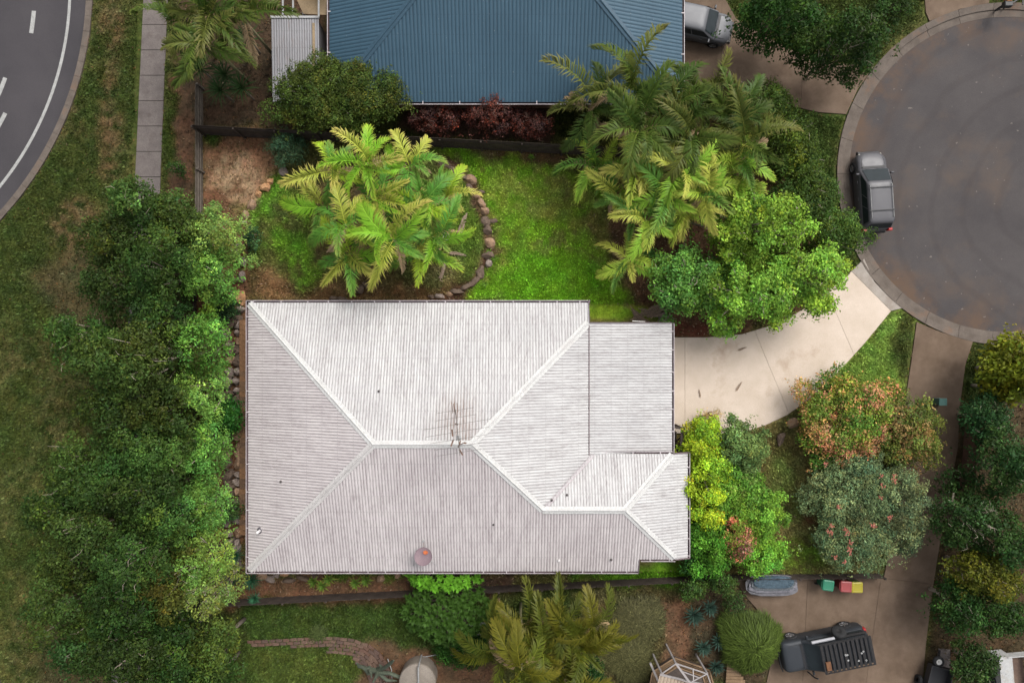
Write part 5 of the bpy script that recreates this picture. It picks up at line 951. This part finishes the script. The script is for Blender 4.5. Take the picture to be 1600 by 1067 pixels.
def car(name, label, loc, rz, paint, Ln, Wd, cowl, wtop, rtop, rbot, zh, zb, zr, wr=.33, tum=.76, boxy=.0, cat='car'):
    e = empty(name, loc, rz, label, cat); y = Wd/2; f, b_ = Ln/2, -Ln/2; hs = .20-.12*boxy; crn = .22-.1*boxy
    mb_ = MB(); rf = .55-.33*boxy; rb_ = .42-.24*boxy
    def sl_(ring_, k): return [(x_, y_, z_-k*(max(0, (x_-cowl+.2)/(f-cowl+.2))**1.6)-k*.5*(max(0, (rbot-x_)/(abs(b_-rbot)+.01))**1.5)) for x_, y_, z_ in ring_]
    stack(mb_, [rrect(b_+.06, f-.06, y*.94, rf, rb_, .24), rrect(b_, f, y, rf, rb_, .45, wf=.96), sl_(rrect(b_+.01, f-.02, y, rf, rb_, zh*.78, wf=.95), hs*.6), sl_(rrect(b_+.03, f-.08, y*.985, rf, rb_, zh*.93, wf=.93), hs*.9), sl_(rrect(b_+.10, f-.16, y*.93, rf, rb_, zh, wf=.91), hs), sl_(rrect(b_+.22, f-.30, y*.84, .34, .25, zh+.03, wf=.9), hs), sl_(rrect(b_+.35, f-.5, y*.7, .3, .25, zh+.045, wf=.9), hs), sl_(rrect(b_+.8, f-1.0, y*.5, .2, .2, zh+.055), hs)]); mb_.build('body', paint, e, smooth=True)
    # shoulder rising to the belt line under the cabin
    mb_ = MB(); stack(mb_, [rrect(rbot-.05, cowl+.08, y*.955, .2, .2, zh-.06), rrect(rbot, cowl, y*.93, .18, .2, zb)], True)
    R1 = rrect(rtop, wtop, y*tum, crn, crn, zr-.075); stack(mb_, [rrect(rbot, cowl, y*.93, .18, .2, zb), R1, rrect(rtop+.04, wtop-.05, y*tum*.95, crn, crn, zr-.035), rrect(rtop+.14, wtop-.16, y*tum*.84, .2, .2, zr-.008), rrect(rtop+.3, wtop-.3, y*tum*.66, .18, .18, zr+.008), rrect(rtop+.6, wtop-.5, y*tum*.4, .1, .1, zr+.016)]); mb_.build('cabin', paint, e, smooth=True)
    yb, yt, z1 = y*.93, y*tum, zr-.075
    def pane(nm, q, off=.012, m0=.05, m1=.1, mat=None): mb2 = MB(); mb2.add(quad_on(*q, m0, m1, off), [(0, 1, 2, 3)]); return mb2.build(nm, mat or M_CGL, e)
    pane('windscreen', ((cowl, -yb, zb), (cowl, yb, zb), (wtop, yt, z1), (wtop, -yt, z1)), .016, .06, .05)
    pane('rear_window', ((rbot, yb, zb), (rbot, -yb, zb), (rtop, -yt, z1), (rtop, yt, z1)), .016, .09, .12)
    for s_ in (1, -1):
        xs = [(rbot+.25, rtop+.12), ((rbot+cowl)/2-.35, (rtop+wtop)/2-.38), ((rbot+cowl)/2+.32, (rtop+wtop)/2+.20), (cowl-.2, wtop-.05)]
        for k in range(3):
            (a0, t0), (a1, t1) = xs[k], xs[k+1]; q = ((a0, s_*yb, zb), (a1, s_*yb, zb), (t1, s_*yt, z1), (t0, s_*yt, z1))
            if s_ > 0: q = (q[1], q[0], q[3], q[2])
            pane('side_window', q, .016, .03, .1)
        mb2 = MB(); mb2.bevbox((cowl-.28, s_*(y+.10), zb+.02), (.10, .20, .14), .03); mb2.build('wing_mirror', paint, e)
        mb2 = MB(); mb2.bevbox((f-.29, s_*y*.62, zh-.15-hs*.75), (.30, .28, .12), .04, -s_*.35); mb2.build('headlight', M_LENS, e)
        mb2 = MB(); mb2.bevbox((b_+.07, s_*y*.80, zh-.04), (.16, .24, .3), .03); mb2.build('tail_light', M_RED, e)
        for k in (0, 1): mb2 = MB(); mb2.bar(((-.1+k*.95-.4), s_*(y+.012), zh-.1), ((-.1+k*.95-.22), s_*(y+.012), zh-.1), .03, .03); mb2.build('door_handle', paint, e)
        for x_ in (f-.85, b_+.85): wheel(e, x_, s_*(y-.10), wr, .23, s_)
    mb2 = MB(); mb2.bevbox((f-.03, 0, .42), (.16, Wd*.7, .2), .03); mb2.bevbox((b_+.03, 0, .42), (.14, Wd*.8, .22), .03); mb2.build('bumper_trim', M_BLKP, e)
    mb2 = MB(); mb2.bar((cowl+.10, -y*.72, zh+.05), (cowl+.10, y*.72, zh+.05), .12, .02); mb2.build('wiper_panel', M_BLKP, e)
    zt2 = lambda x_: zh+.047-hs*(max(0, (x_-cowl+.2)/(f-cowl+.2))**1.6)
    for s_ in (1, -1):                                          # bonnet shut lines
        mb2 = MB(); mb2.tube([(cowl+.1, s_*y*.74, zt2(cowl+.1)), (cowl+.45, s_*y*.73, zt2(cowl+.45)-.004), (f-.42, s_*y*.66, zt2(f-.42)-.012)], .008, 4); mb2.build('shut_line', M_BLKP, e)
        mb2 = MB(); mb2.tube([(.15, s_*(y+.002), .3), (.15, s_*(y+.002), zh*.8)], .006, 4); mb2.build('door_gap', M_BLKP, e)
    for s_ in (-.35, .25): mb2 = MB(); mb2.tube([(cowl+.06, s_, zb+.05), (cowl-.1, s_+.45, zb+.12)], .008, 5); mb2.build('wiper', M_BLKP, e)
    return e
p = P(1355, 303)
suv = car('station_wagon', 'dark grey station wagon with roof bars parked in the turning circle', (p.x, p.y, -.12), R(93.5), paintmat('dark_grey_paint', (.07, .069, .076), .1), 4.65, 1.80, 1.25, .42, -1.95, -2.2, .95, 1.05, 1.62, .34, .80)
for s_ in (1, -1): mb = MB(); mb.tube([(.25, s_*.62, 1.62), (.15, s_*.62, 1.67), (-1.55, s_*.62, 1.67), (-1.68, s_*.62, 1.62)], .018, 6); mb.build('roof_rail', M_GREYB, suv)
for x_ in (.05, -1.25): mb = MB(); mb.bar((x_, -.74, 1.70), (x_, .74, 1.70), .045, .03); mb.build('roof_bar', M_BLKP, suv)
p = P(1086, 45)
sil = car('hatchback_car', 'silver car half under the blue roof on the north driveway', (p.x-.25, p.y, .035), R(-12), paintmat('silver_paint', (.10, .103, .113), .1), 4.5, 1.78, 1.25, .55, -1.4, -1.95, .88, .96, 1.46, .32, .79)
mb = MB(); mb.box((2.27, 0, .5), (.02, .5, .12)); mb.build('number_plate', M_BLKP, sil)
p = P(1276, 1003)
wd4 = car('off_road_wagon', 'black off road wagon with a loaded roof rack beside the grassy mound bush', (p.x, p.y, .035), R(180+11.5), paintmat('black_faded_paint', (.030, .034, .040), .15), 4.9, 1.86, 1.22, .5, -2.3, -2.4, 1.12, 1.2, 1.86, .40, .86, 1.0)
M_RACK = two('rack_steel', (.010, .010, .011), (.022, .020, .020), 5, .6, 30)
for s_ in (1, -1): mb = MB(); mb.bar((.55, s_*.80, 1.98), (-2.3, s_*.80, 1.98), .04, .05); mb.build('rack_rail', M_RACK, wd4)
for k in range(12): mb = MB(); mb.bar((.5-k*.25, -.8, 1.97), (.5-k*.25, .8, 1.97), .14, .025); mb.build('rack_slat', M_RACK, wd4)
mb = MB(); mb.bevbox((.32, .38, 2.02), (.28, .5, .08), .02); mb.build('orange_bag', two('rust_orange_canvas', (.10, .045, .022), (.15, .068, .03), 5), wd4)
rg = random.Random(4)
for k in range(9): mb = MB(); mb.bevbox((-.5-rg.random()*1.4, rg.uniform(-.1, .6), 2.0), (.10, .08, .05), .01, rg.random()); mb.build('clamp', M_GREYB, wd4)
mb = MB(); mb.tube([(.95, -1.02, 1.86), (-.35, -1.02, 1.86)], .085, 8); mb.build('awning_tube', plain('awning_grey', (.28, .28, .30)), wd4)
mb = MB(); mb.bar((.7, -.88, 2.02), (-2.15, -.88, 2.02), .05, .05); mb.bar((.9, -.96, 1.76), (-2.2, -.96, 1.76), .12, .05); mb.build('awning_rail', M_RACK, wd4)
mb = MB(); mb.lathe([(.14, -.1), (.34, -.12), (.40, -.06), (.40, .06), (.34, .12), (.14, .1)], (-.75, -1.18, 1.62), 24, 0, Matrix.Rotation(R(62), 3, 'X')); sp_ = mb.build('spare_wheel', M_TYRE, wd4, smooth=True)
mb = MB(); mb.lathe([(.01, .05), (.16, .08), (.15, -.05)], (-.75, -1.18, 1.62), 16, 0, Matrix.Rotation(R(62), 3, 'X')); mb.build('hub', M_RACK, sp_)
mb = MB(); mb.tube([(2.5, -.85, .75), (2.58, -.5, .82), (2.58, .5, .82), (2.5, .85, .75)], .035, 6); mb.tube([(2.52, -.4, .6), (2.62, -.4, 1.0), (2.62, .4, 1.0), (2.52, .4, .6)], .03, 6); mb.build('bull_bar', M_RACK, wd4)
mb = MB(); mb.tube([(1.2, 1.0, 1.0), (1.1, 1.02, 1.7), (1.0, .98, 1.95)], .04, 7); mb.build('snorkel', M_BLKP, wd4)

# wheelie bins
for px, py, rz, c, lidc, lab in ((1294, 914, -8, (.02, .11, .06), (.022, .15, .085), 'green lidded wheelie bin by the lower fence, leftmost of three'), (1322, 916, -3, (.16, .03, .03), (.25, .05, .05), 'red lidded wheelie bin between the green and yellow bins'), (1339, 917, 0, (.05, .08, .03), (.28, .24, .02), 'yellow lidded wheelie bin, rightmost of three by the fence')):
    p = P(px, py, 1.0); e = empty('wheelie_bin', (p.x, p.y, .035), R(rz), lab, 'bin', 'wheelie bins'); mb = MB(); body = plain('bin_plastic_%d' % px, c, .5)
    stack(mb, [rrect(-.23, .23, .22, .05, .05, .06), rrect(-.30, .28, .28, .06, .06, .95), rrect(-.32, .30, .30, .06, .06, .97)]); mb.build('bin_body', body, e)
    mb = MB(); stack(mb, [rrect(-.34, .31, .31, .07, .07, .98), rrect(-.33, .30, .30, .07, .07, 1.03), rrect(-.26, .24, .24, .06, .06, 1.055), rrect(-.22, .20, .20, .05, .05, 1.045)]); mb.build('lid', plain('bin_lid_%d' % px, lidc, .45), e)
    mb = MB(); mb.tube([(-.38, -.22, .98), (-.38, .22, .98)], .018, 6); mb.build('handle', body, e)
    for s_ in (1, -1): mb = MB(); mb.lathe([(.03, -.03), (.10, -.03), (.10, .03), (.03, .03)], (-.26, s_*.25, .10), 14, 0, Matrix.Rotation(R(90), 3, 'X')); mb.build('wheel', M_TYRE, e)
# covered boat by the fence
p = P(1206, 914, .5); e = empty('covered_boat', (p.x, p.y, .035), R(0), 'small boat under folded grey and blue tarpaulins beside the lower fence', 'boat')
def hull(z, sc, wv, seed):
    r_ = random.Random(seed); k_ = lambda: 1+r_.uniform(-.05, .05)
    return [(1.5*sc*k_()*math.copysign(abs(math.cos(a))**.6, math.cos(a)), .62*sc*wv*math.copysign(abs(math.sin(a))**.7, math.sin(a)), z+r_.uniform(-.03, .03)) for a in [2*math.pi*i/28 for i in range(28)]]
mb = MB(); stack(mb, [hull(.05, .8, .7, 1), hull(.3, .97, .95, 2), hull(.5, 1.0, 1.0, 3), hull(.52, .95, .92, 4)]); mb.build('hull', two('grey_hull', (.10, .10, .11), (.15, .145, .16), 3), e)
for k, (c1, c2, z, s_, dy) in enumerate((((.10, .10, .115), (.17, .165, .185), .53, .94, -.02), ((.07, .08, .09), (.11, .12, .13), .60, .86, .12), ((.035, .06, .08), (.055, .085, .11), .68, .78, .25))):
    mb = MB(); stack(mb, [[(x_, y_*.8+dy, zz) for x_, y_, zz in hull(z, s_, .95, 5+k)], [(x_, y_*.75+dy, zz) for x_, y_, zz in hull(z+.09, s_*.97, .9, 15+k)], [(x_, y_*.5+dy, zz) for x_, y_, zz in hull(z+.13, s_*.8, .8, 25+k)]]); mb.build('tarpaulin', two('tarp_%d' % k, c1, c2, 5, .7, 12, bmp=.4), e, smooth=False)
# trailers at the lower right
p = P(1462, 1056, .5); e = empty('utility_trailer', (p.x, p.y, .0), R(-14), 'black box trailer with a white rimmed spare wheel at the lower right driveway edge', 'trailer')
mb = MB(); mb.box((0, -.3, .55), (1.3, 1.9, .05))
for q, sz in (((0, .66, .75), (1.3, .04, .4)), ((.64, -.3, .75), (.04, 1.9, .4)), ((-.64, -.3, .75), (.04, 1.9, .4))): mb.box(q, sz)
mb.build('tray', M_BLKP, e)
mb = MB(); mb.bar((0, .65, .45), (-.1, 1.5, .45), .08, .08); mb.build('drawbar', M_RACK, e)
mb = MB(); mb.lathe([(.14, -.08), (.28, -.1), (.31, -.05), (.31, .05), (.28, .1), (.17, .09)], (-.25, .95, .78), 22); sw = mb.build('spare_wheel', M_TYRE, e, smooth=True); mb = MB(); mb.lathe([(.03, .03), (.17, .07), (.18, .02)], (-.25, .95, .78), 20); mb.build('rim', plain('white_rim', (.5, .49, .47)), sw)
for s_ in (1, -1):
    mb = MB(); mb.lathe([(.12, -.1), (.28, -.1), (.3, 0), (.28, .1), (.12, .1)], (s_*.76, -.5, .3), 20, 0, Matrix.Rotation(R(90), 3, 'Y')); mb.build('wheel', M_TYRE, e, smooth=True)
mb = MB(); mb.prism([P2(1466, 1012), P2(1484, 1014), P2(1484, 1050), P2(1462, 1046)], .0, .045); ob = mb.build('paving_slab', M_SLAB); tag(ob, 'small grey concrete slab beside the black trailer', 'slab')
p = P(1594, 1050, 1.0); e = empty('box_trailer', (p.x, p.y, 0), R(5), 'white sided trailer with a brown tray at the lower right corner', 'trailer')
MW = two('chalky_white_paint', (.33, .33, .33), (.42, .42, .41), 4, .7, 20, stain=(.2, .17, .14), stain_scale=2)
mb = MB(); mb.box((-.75, -.5, .55), (.75, 2.9, .9)); mb.build('side_box', MW, e)
mb = MB(); mb.box((.1, -.5, .45), (.95, 2.7, .06)); mb.build('tray', two('brown_ply', (.10, .065, .05), (.15, .1, .075), 3), e)
mb = MB(); mb.box((.62, -.5, .8), (.06, 2.9, .5)); mb.box((0, .92, .8), (1.3, .05, .5)); mb.build('rail', MW, e)
for s_ in (-1.15, .7): mb = MB(); mb.lathe([(.12, -.1), (.28, -.1), (.3, 0), (.28, .1), (.12, .1)], (s_, -.7, .3), 20, 0, Matrix.Rotation(R(90), 3, 'Y')); mb.build('wheel', M_TYRE, e, smooth=True)
# ---------------------------------------------------------------- yard things
p = P(652, 1066, 1.1); e = empty('water_tank', (p.x, p.y, 0), 0, 'round beige water tank with a pipe at the bottom edge', 'tank')
mb = MB(); mb.lathe([(1.04, -.05), (1.06, 1.0), (1.02, 1.08), (.6, 1.2), (.001, 1.26)], (0, 0, 0), 40); mb.build('tank_body', two('beige_tank', (.17, .145, .12), (.22, .19, .16), 1.5, .6, 20), e, smooth=False)
mb = MB(); mb.tube([(.1, .95, 1.4), (.1, .2, 1.36), (.0, -.9, 1.3)], .05, 8); mb.build('pipe', M_GREYB, e)
mb = MB(); mb.tube([(.1, .95, 1.4), (.1, 1.05, .9), (.1, 1.08, 0)], .05, 8); mb.tube([(.2, 1.0, .1), (1.2, 1.15, .1), (1.7, 1.2, .1)], .03, 6); mb.build('downpipe', M_GREYB, e)
# brick garden path
bp = empty('brick_path', (*P2(520, 1005), 0)); tag(bp, kind='structure')
MBK = [two('path_brick_a', (.085, .048, .035), (.125, .072, .052), 6, .9, 30), two('path_brick_b', (.07, .045, .036), (.105, .066, .052), 6, .9, 30), two('path_brick_c', (.10, .062, .045), (.14, .09, .066), 6, .9, 30)]
bms = []
for m_ in MBK: mb = MB(); mb.bevbox((0, 0, 0), (.38, .17, .10), .015); bms.append(mb.mesh('brick', m_))
path = [(392, 1002), (430, 1000), (480, 997), (520, 996), (550, 999), (575, 1007), (592, 1020), (603, 1036), (610, 1055), (614, 1080)]
cum = [0]
for a, b2 in zip(path, path[1:]): cum.append(cum[-1]+math.dist(a, b2))
def along(s_):
    for i in range(len(path)-1):
        if s_ <= cum[i+1] or i == len(path)-2:
            f = (s_-cum[i])/(cum[i+1]-cum[i]); a, b2 = path[i], path[i+1]; return (a[0]+(b2[0]-a[0])*f, a[1]+(b2[1]-a[1])*f), math.atan2(b2[1]-a[1], b2[0]-a[0])
rg = random.Random(8)
for row in range(7):
    s_ = (row % 2)*5.5
    while s_ < cum[-1]:
        rows = 2 if s_ < 60 else (3 if s_ < 120 else (5 if s_ < 170 else 7))
        if row < rows:
            (x, y), a = along(s_); off = row*5.2; x_, y_ = x-math.sin(a)*off, y+math.cos(a)*off; p = P(x_, y_); o = link('brick', rg.choice(bms), bp); o.location = (p.x-bp.location.x, p.y-bp.location.y, .05+rg.uniform(-.015, .02)); o.rotation_euler = (rg.uniform(-.04, .04), rg.uniform(-.04, .04), -a+rg.uniform(-.06, .06))
        s_ += 11.2
# cactus
p = P(588, 1050, .6); e = empty('column_cactus', (p.x, p.y, 0), 0, 'grey green column cactus with leaning arms left of the water tank', 'cactus')
M_CAC = two('cactus_skin', (.055, .068, .048), (.085, .10, .07), 5, .8, 20)
def cactus_arm(pts, r_):
    mb_ = MB(); mb_.tube(pts, r_, 9); mb_.build('arm', M_CAC, e)
cactus_arm([(0, 0, 0), (.05, -.1, .7), (.0, -.1, 1.5)], [.13, .12, .05])
for pts in ([(.05, 0, .3), (.5, .35, .8), (1.05, 1.05, 1.6), (1.25, 1.35, 2.0)], [(-.1, 0, .3), (-.6, .3, .7), (-.85, .7, 1.3), (-.85, 1.1, 1.8)], [(.1, -.1, .4), (.8, -.05, .6), (1.4, -.25, .7), (1.7, -.6, .8)], [(0, -.1, .3), (-.3, .25, .9), (-.1, .1, 1.4)], [(.1, -.2, .3), (.6, -.5, .5), (1.2, -.5, .55)], [(0, 0, .3), (-.5, -.1, .5), (-.6, .35, .9), (-.25, .55, 1.0)], [(0, 0, .3), (.3, .3, .6), (.25, .6, .9)]):
    cactus_arm(pts, [.11, .11, .10, .04][:len(pts)] if len(pts) == 4 else [.11, .10, .04])
mb = MB(); mb.tube([(*P2(606, 1028), .06), (*P2(612, 1045), .06), (*P2(613, 1070), .06)], .03, 6); ob = mb.build('garden_hose', M_GREYB); tag(ob, 'pale curved pipe lying between the cactus and the water tank', 'pipe')
mb = MB(); mb.prism([P2(726, 978), P2(744, 970), P2(760, 972), P2(750, 998)], 0, .06); ob = mb.build('paving_slab', plain('pale_slab', (.17, .165, .16))); tag(ob, 'pale grey triangular paving slab left of the lower palms', 'slab')
# gazebo at the bottom edge
gp = P(1070, 1075, 1.0); e = empty('gazebo', (gp.x, gp.y, 0), 0, 'polygonal timber gazebo with a half open framed roof at the bottom edge', 'gazebo')
M_DECK = two('honey_timber', (.16, .10, .055), (.22, .145, .085), 2, .8, 20); M_FRM = plain('grey_frame', (.26, .24, .235), .5); M_SHT = roofmat('cream_sheet', (.30, .24, .18), (.34, .27, .21), (.16, .12, .09), .19, (.22, .16, .11), .55)
oc = [P(*q) for q in ((1009, 1085), (1011, 1043), (1032, 1050), (1034, 1044), (1054, 1031), (1090, 1038), (1112, 1050), (1121, 1085))]
oct_ = [P(1012, 1090, .4), P(1020, 1050, .4), P(1054, 1028, .4), P(1108, 1047, .4), P(1120, 1090, .4)]
for i in range(4):                                             # deck boards ring
    a, b2 = oct_[i], oct_[i+1]; c = P(1068, 1085, .4)
    for k in range(6):
        f0 = 1-.045*k; mb = MB(); q0, q1 = c.lerp(a, f0), c.lerp(b2, f0); mb.bar(q0, q1, .13, .04); mb.build('deck_board', M_DECK, e, world=True)
mb = MB(); mb.prism([(v.x, v.y) for v in oct_], 0, .36); mb.build('base', two('dark_stone', (.05, .04, .035), (.08, .06, .05), 3), e, world=True)
top = [P(1022, 1085, 2.4), P(1034, 1052, 2.4), P(1056, 1036, 2.4), P(1105, 1052, 2.4), P(1116, 1085, 2.4)]; apex = P(1078, 1066, 2.75)
for a, b2 in zip(top, top[1:]): mb = MB(); mb.bar(a, b2, .06, .06); mb.build('beam', M_FRM, e, world=True)
for q, wd in ((top[2], .11), (top[3], .05), (top[1], .05)): mb = MB(); mb.bar(q, apex, wd, .05); mb.build('rafter', M_FRM, e, world=True)
mb = MB(); mb.bar(top[2].lerp(apex, .4), top[3].lerp(apex, .45), .045, .04); mb.bar(top[2].lerp(top[3], .55), apex.lerp(top[3], .2), .045, .04); mb.build('glazing_bar', M_FRM, e, world=True)
for q in top[1:4]: mb = MB(); mb.box((q.x, q.y, 1.2), (.09, .09, 2.4)); mb.build('post', M_FRM, e, world=True)
a, b2 = P(1031, 1053, 2.5), P(1112, 1072, 2.5); mb = MB(); mb.bar(a, b2, .09, .08); mb.build('roof_edge', M_FRM, e, world=True)
d = (b2-a).normalized(); nn = Vector((d.y, -d.x, 0)); corr('roof_sheet', [(a.x, a.y), (b2.x, b2.y), (b2.x+nn.x*2.2, b2.y+nn.y*2.2), (a.x+nn.x*2.2, a.y+nn.y*2.2)], (d.x, d.y), lambda x, y: 2.47, .19, .03, M_SHT, e)
mb = MB(); mb.bar(P(1016, 1035, 1.1), P(1030, 1067, 1.1), .12, .12); mb.build('handrail', M_FRM, e, world=True)
bw = empty('boardwalk', (*P2(1145, 1060), 0), 0, 'short walk of honey coloured boards right of the gazebo', 'boardwalk')
for k in range(9): mb = MB(); a, b2 = P(1136-k*.4, 1037+k*5.2, .2), P(1149+k*3.0, 1038+k*5.2, .2); mb.bar(a, b2, .17, .04); mb.build('board', M_DECK, bw, world=True)
mb = MB(); mb.bar(P(1140, 1036, .12), P(1136, 1084, .12), .08, .12); mb.build('bearer', M_DECK, bw, world=True)
# side gate between the garage and the yellow green shrub
ga = empty('side_gate', (*P2(1058, 690), 0), 0, 'dark timber gate frame between the garage roof and the yellow green shrub', 'gate')
M_GATE = two('dark_gate_timber', (.03, .024, .02), (.06, .046, .04), 4, .8, 30)
for a, b2, wd in (((1049, 667, 1.7), (1067, 669, 1.7), .12), ((1066, 668, 1.7), (1064, 704, 1.7), .14), ((1050, 672, 1.6), (1050, 704, 1.6), .08), ((1052, 700, 1.5), (1064, 706, 1.5), .10), ((1056, 690, 1.0), (1066, 680, 1.3), .07), ((1058, 700, 1.3), (1066, 690, 1.3), .06)):
    mb = MB(); mb.bar(P(*a), P(*b2), wd, .06); mb.build('frame_bar', M_GATE, ga, world=True)
for x_, y_ in ((1049, 668), (1066, 669), (1064, 704)): mb = MB(); v = P(x_, y_, 1.7); mb.box((v.x, v.y, .85), (.1, .1, 1.7)); mb.build('post', M_GATE, ga, world=True)
mb = MB(); v = P(1054.5, 687, 1.0); mb.bevbox((v.x, v.y, .5), (.22, .9, 1.0), .03); mb.build('panel', two('brown_grey_panel', (.05, .04, .036), (.085, .07, .062), 4), ga, world=True)
# timber steps by the garage corner
st = empty('garden_step', (*P2(1034, 492), 0), 0, 'small weathered timber slat step by the garage roof corner', 'step')
for k in range(4): mb = MB(); mb.bevbox((*P2(1036-(k % 2), 484+k*5.5, .2), .14), (.55, .12, .05), .01, .05*k); mb.build('slat', M_PALG, st, world=True)
for dx in (-.2, .2): mb = MB(); mb.box((*[q+o_ for q, o_ in zip(P2(1036, 492, .1), (dx, 0))], .06), (.06, .9, .1)); mb.build('bearer', M_PALG, st, world=True)
mb = MB(); mb.bar(P(988, 501.5, 2.4), P(1008, 502.5, 2.4), .05, .04); mb.build('loose_batten', M_SOFF); tag(bpy.data.objects['loose_batten'], 'short pale batten hanging at the top edge of the garage roof', 'batten')
# small roadside things
p = P(1473, 628, .7); e = empty('utility_box', (p.x, p.y, 0), 0, 'small teal utility box right of the shared driveway', 'utility box')
mb = MB(); mb.bevbox((0, 0, .33), (.4, .36, .75), .05); mb.build('cabinet', plain('teal_paint', (.04, .10, .09)), e); mb = MB(); mb.bevbox((0, 0, .72), (.46, .42, .06), .02); mb.build('lid', plain('teal_lid', (.055, .13, .115)), e)
p = P(1550, 561, .2); e = empty('storage_drum', (p.x, p.y, .16), 0, 'dark blue drum lying on the verge below the turning circle', 'drum')
mb = MB(); mb.lathe([(.01, -.35), (.14, -.35), (.16, -.3), (.16, -.02), (.17, 0), (.16, .02), (.16, .3), (.14, .35), (.01, .35)], (0, 0, 0), 16, 0, Matrix.Rotation(R(90), 3, 'Y')); mb.build('shell', plain('navy_plastic', (.012, .03, .055)), e)
p = P(1575, 4, 1.0); e = empty('letter_box', (p.x, p.y, 0), 0, 'black letter box with an orange front on the verge at the top right', 'letter box')
mb = MB(); mb.bevbox((0, -.1, .95), (.45, .3, .3), .03); mb.build('box', M_BLKP, e); mb = MB(); mb.bevbox((0, .1, 1.0), (.3, .2, .3), .03); mb.build('panel', two('orange_brown', (.2, .08, .03), (.26, .12, .05), 5), e); mb = MB(); mb.box((0, 0, .4), (.1, .1, .85)); mb.build('post', M_BLKP, e)
mb = MB(); mb.bar(P(1580, 6, .6), P(1600, -6, .6), .06, .06); mb.bar(P(1598, -8, .6), P(1598, 8, .6), .06, .06)
for q in ((1580, 6), (1600, -6)): v = P(*q, .6); mb.box((v.x, v.y, .3), (.06, .06, .6))
ob = mb.build('low_rail', M_BLKP); tag(ob, 'low black rail beside the letter box at the top right', 'rail')
p = P(697, 370, .5); e = empty('white_bucket', (p.x, p.y, hgt(697, 370)), 0, 'pale round bucket half hidden at the right side of the palm clump', 'bucket')
mb = MB(); mb.lathe([(.01, .02), (.16, .02), (.21, .38), (.225, .40), (.205, .40), (.15, .06), (.01, .06)], (0, 0, 0), 20); mb.build('pail', plain('pale_plastic', (.5, .52, .5)), e); mb = MB(); mb.tube([(-.21, 0, .38), (0, .2, .44), (.21, 0, .38)], .008, 5); mb.build('handle', M_GREYB, e)
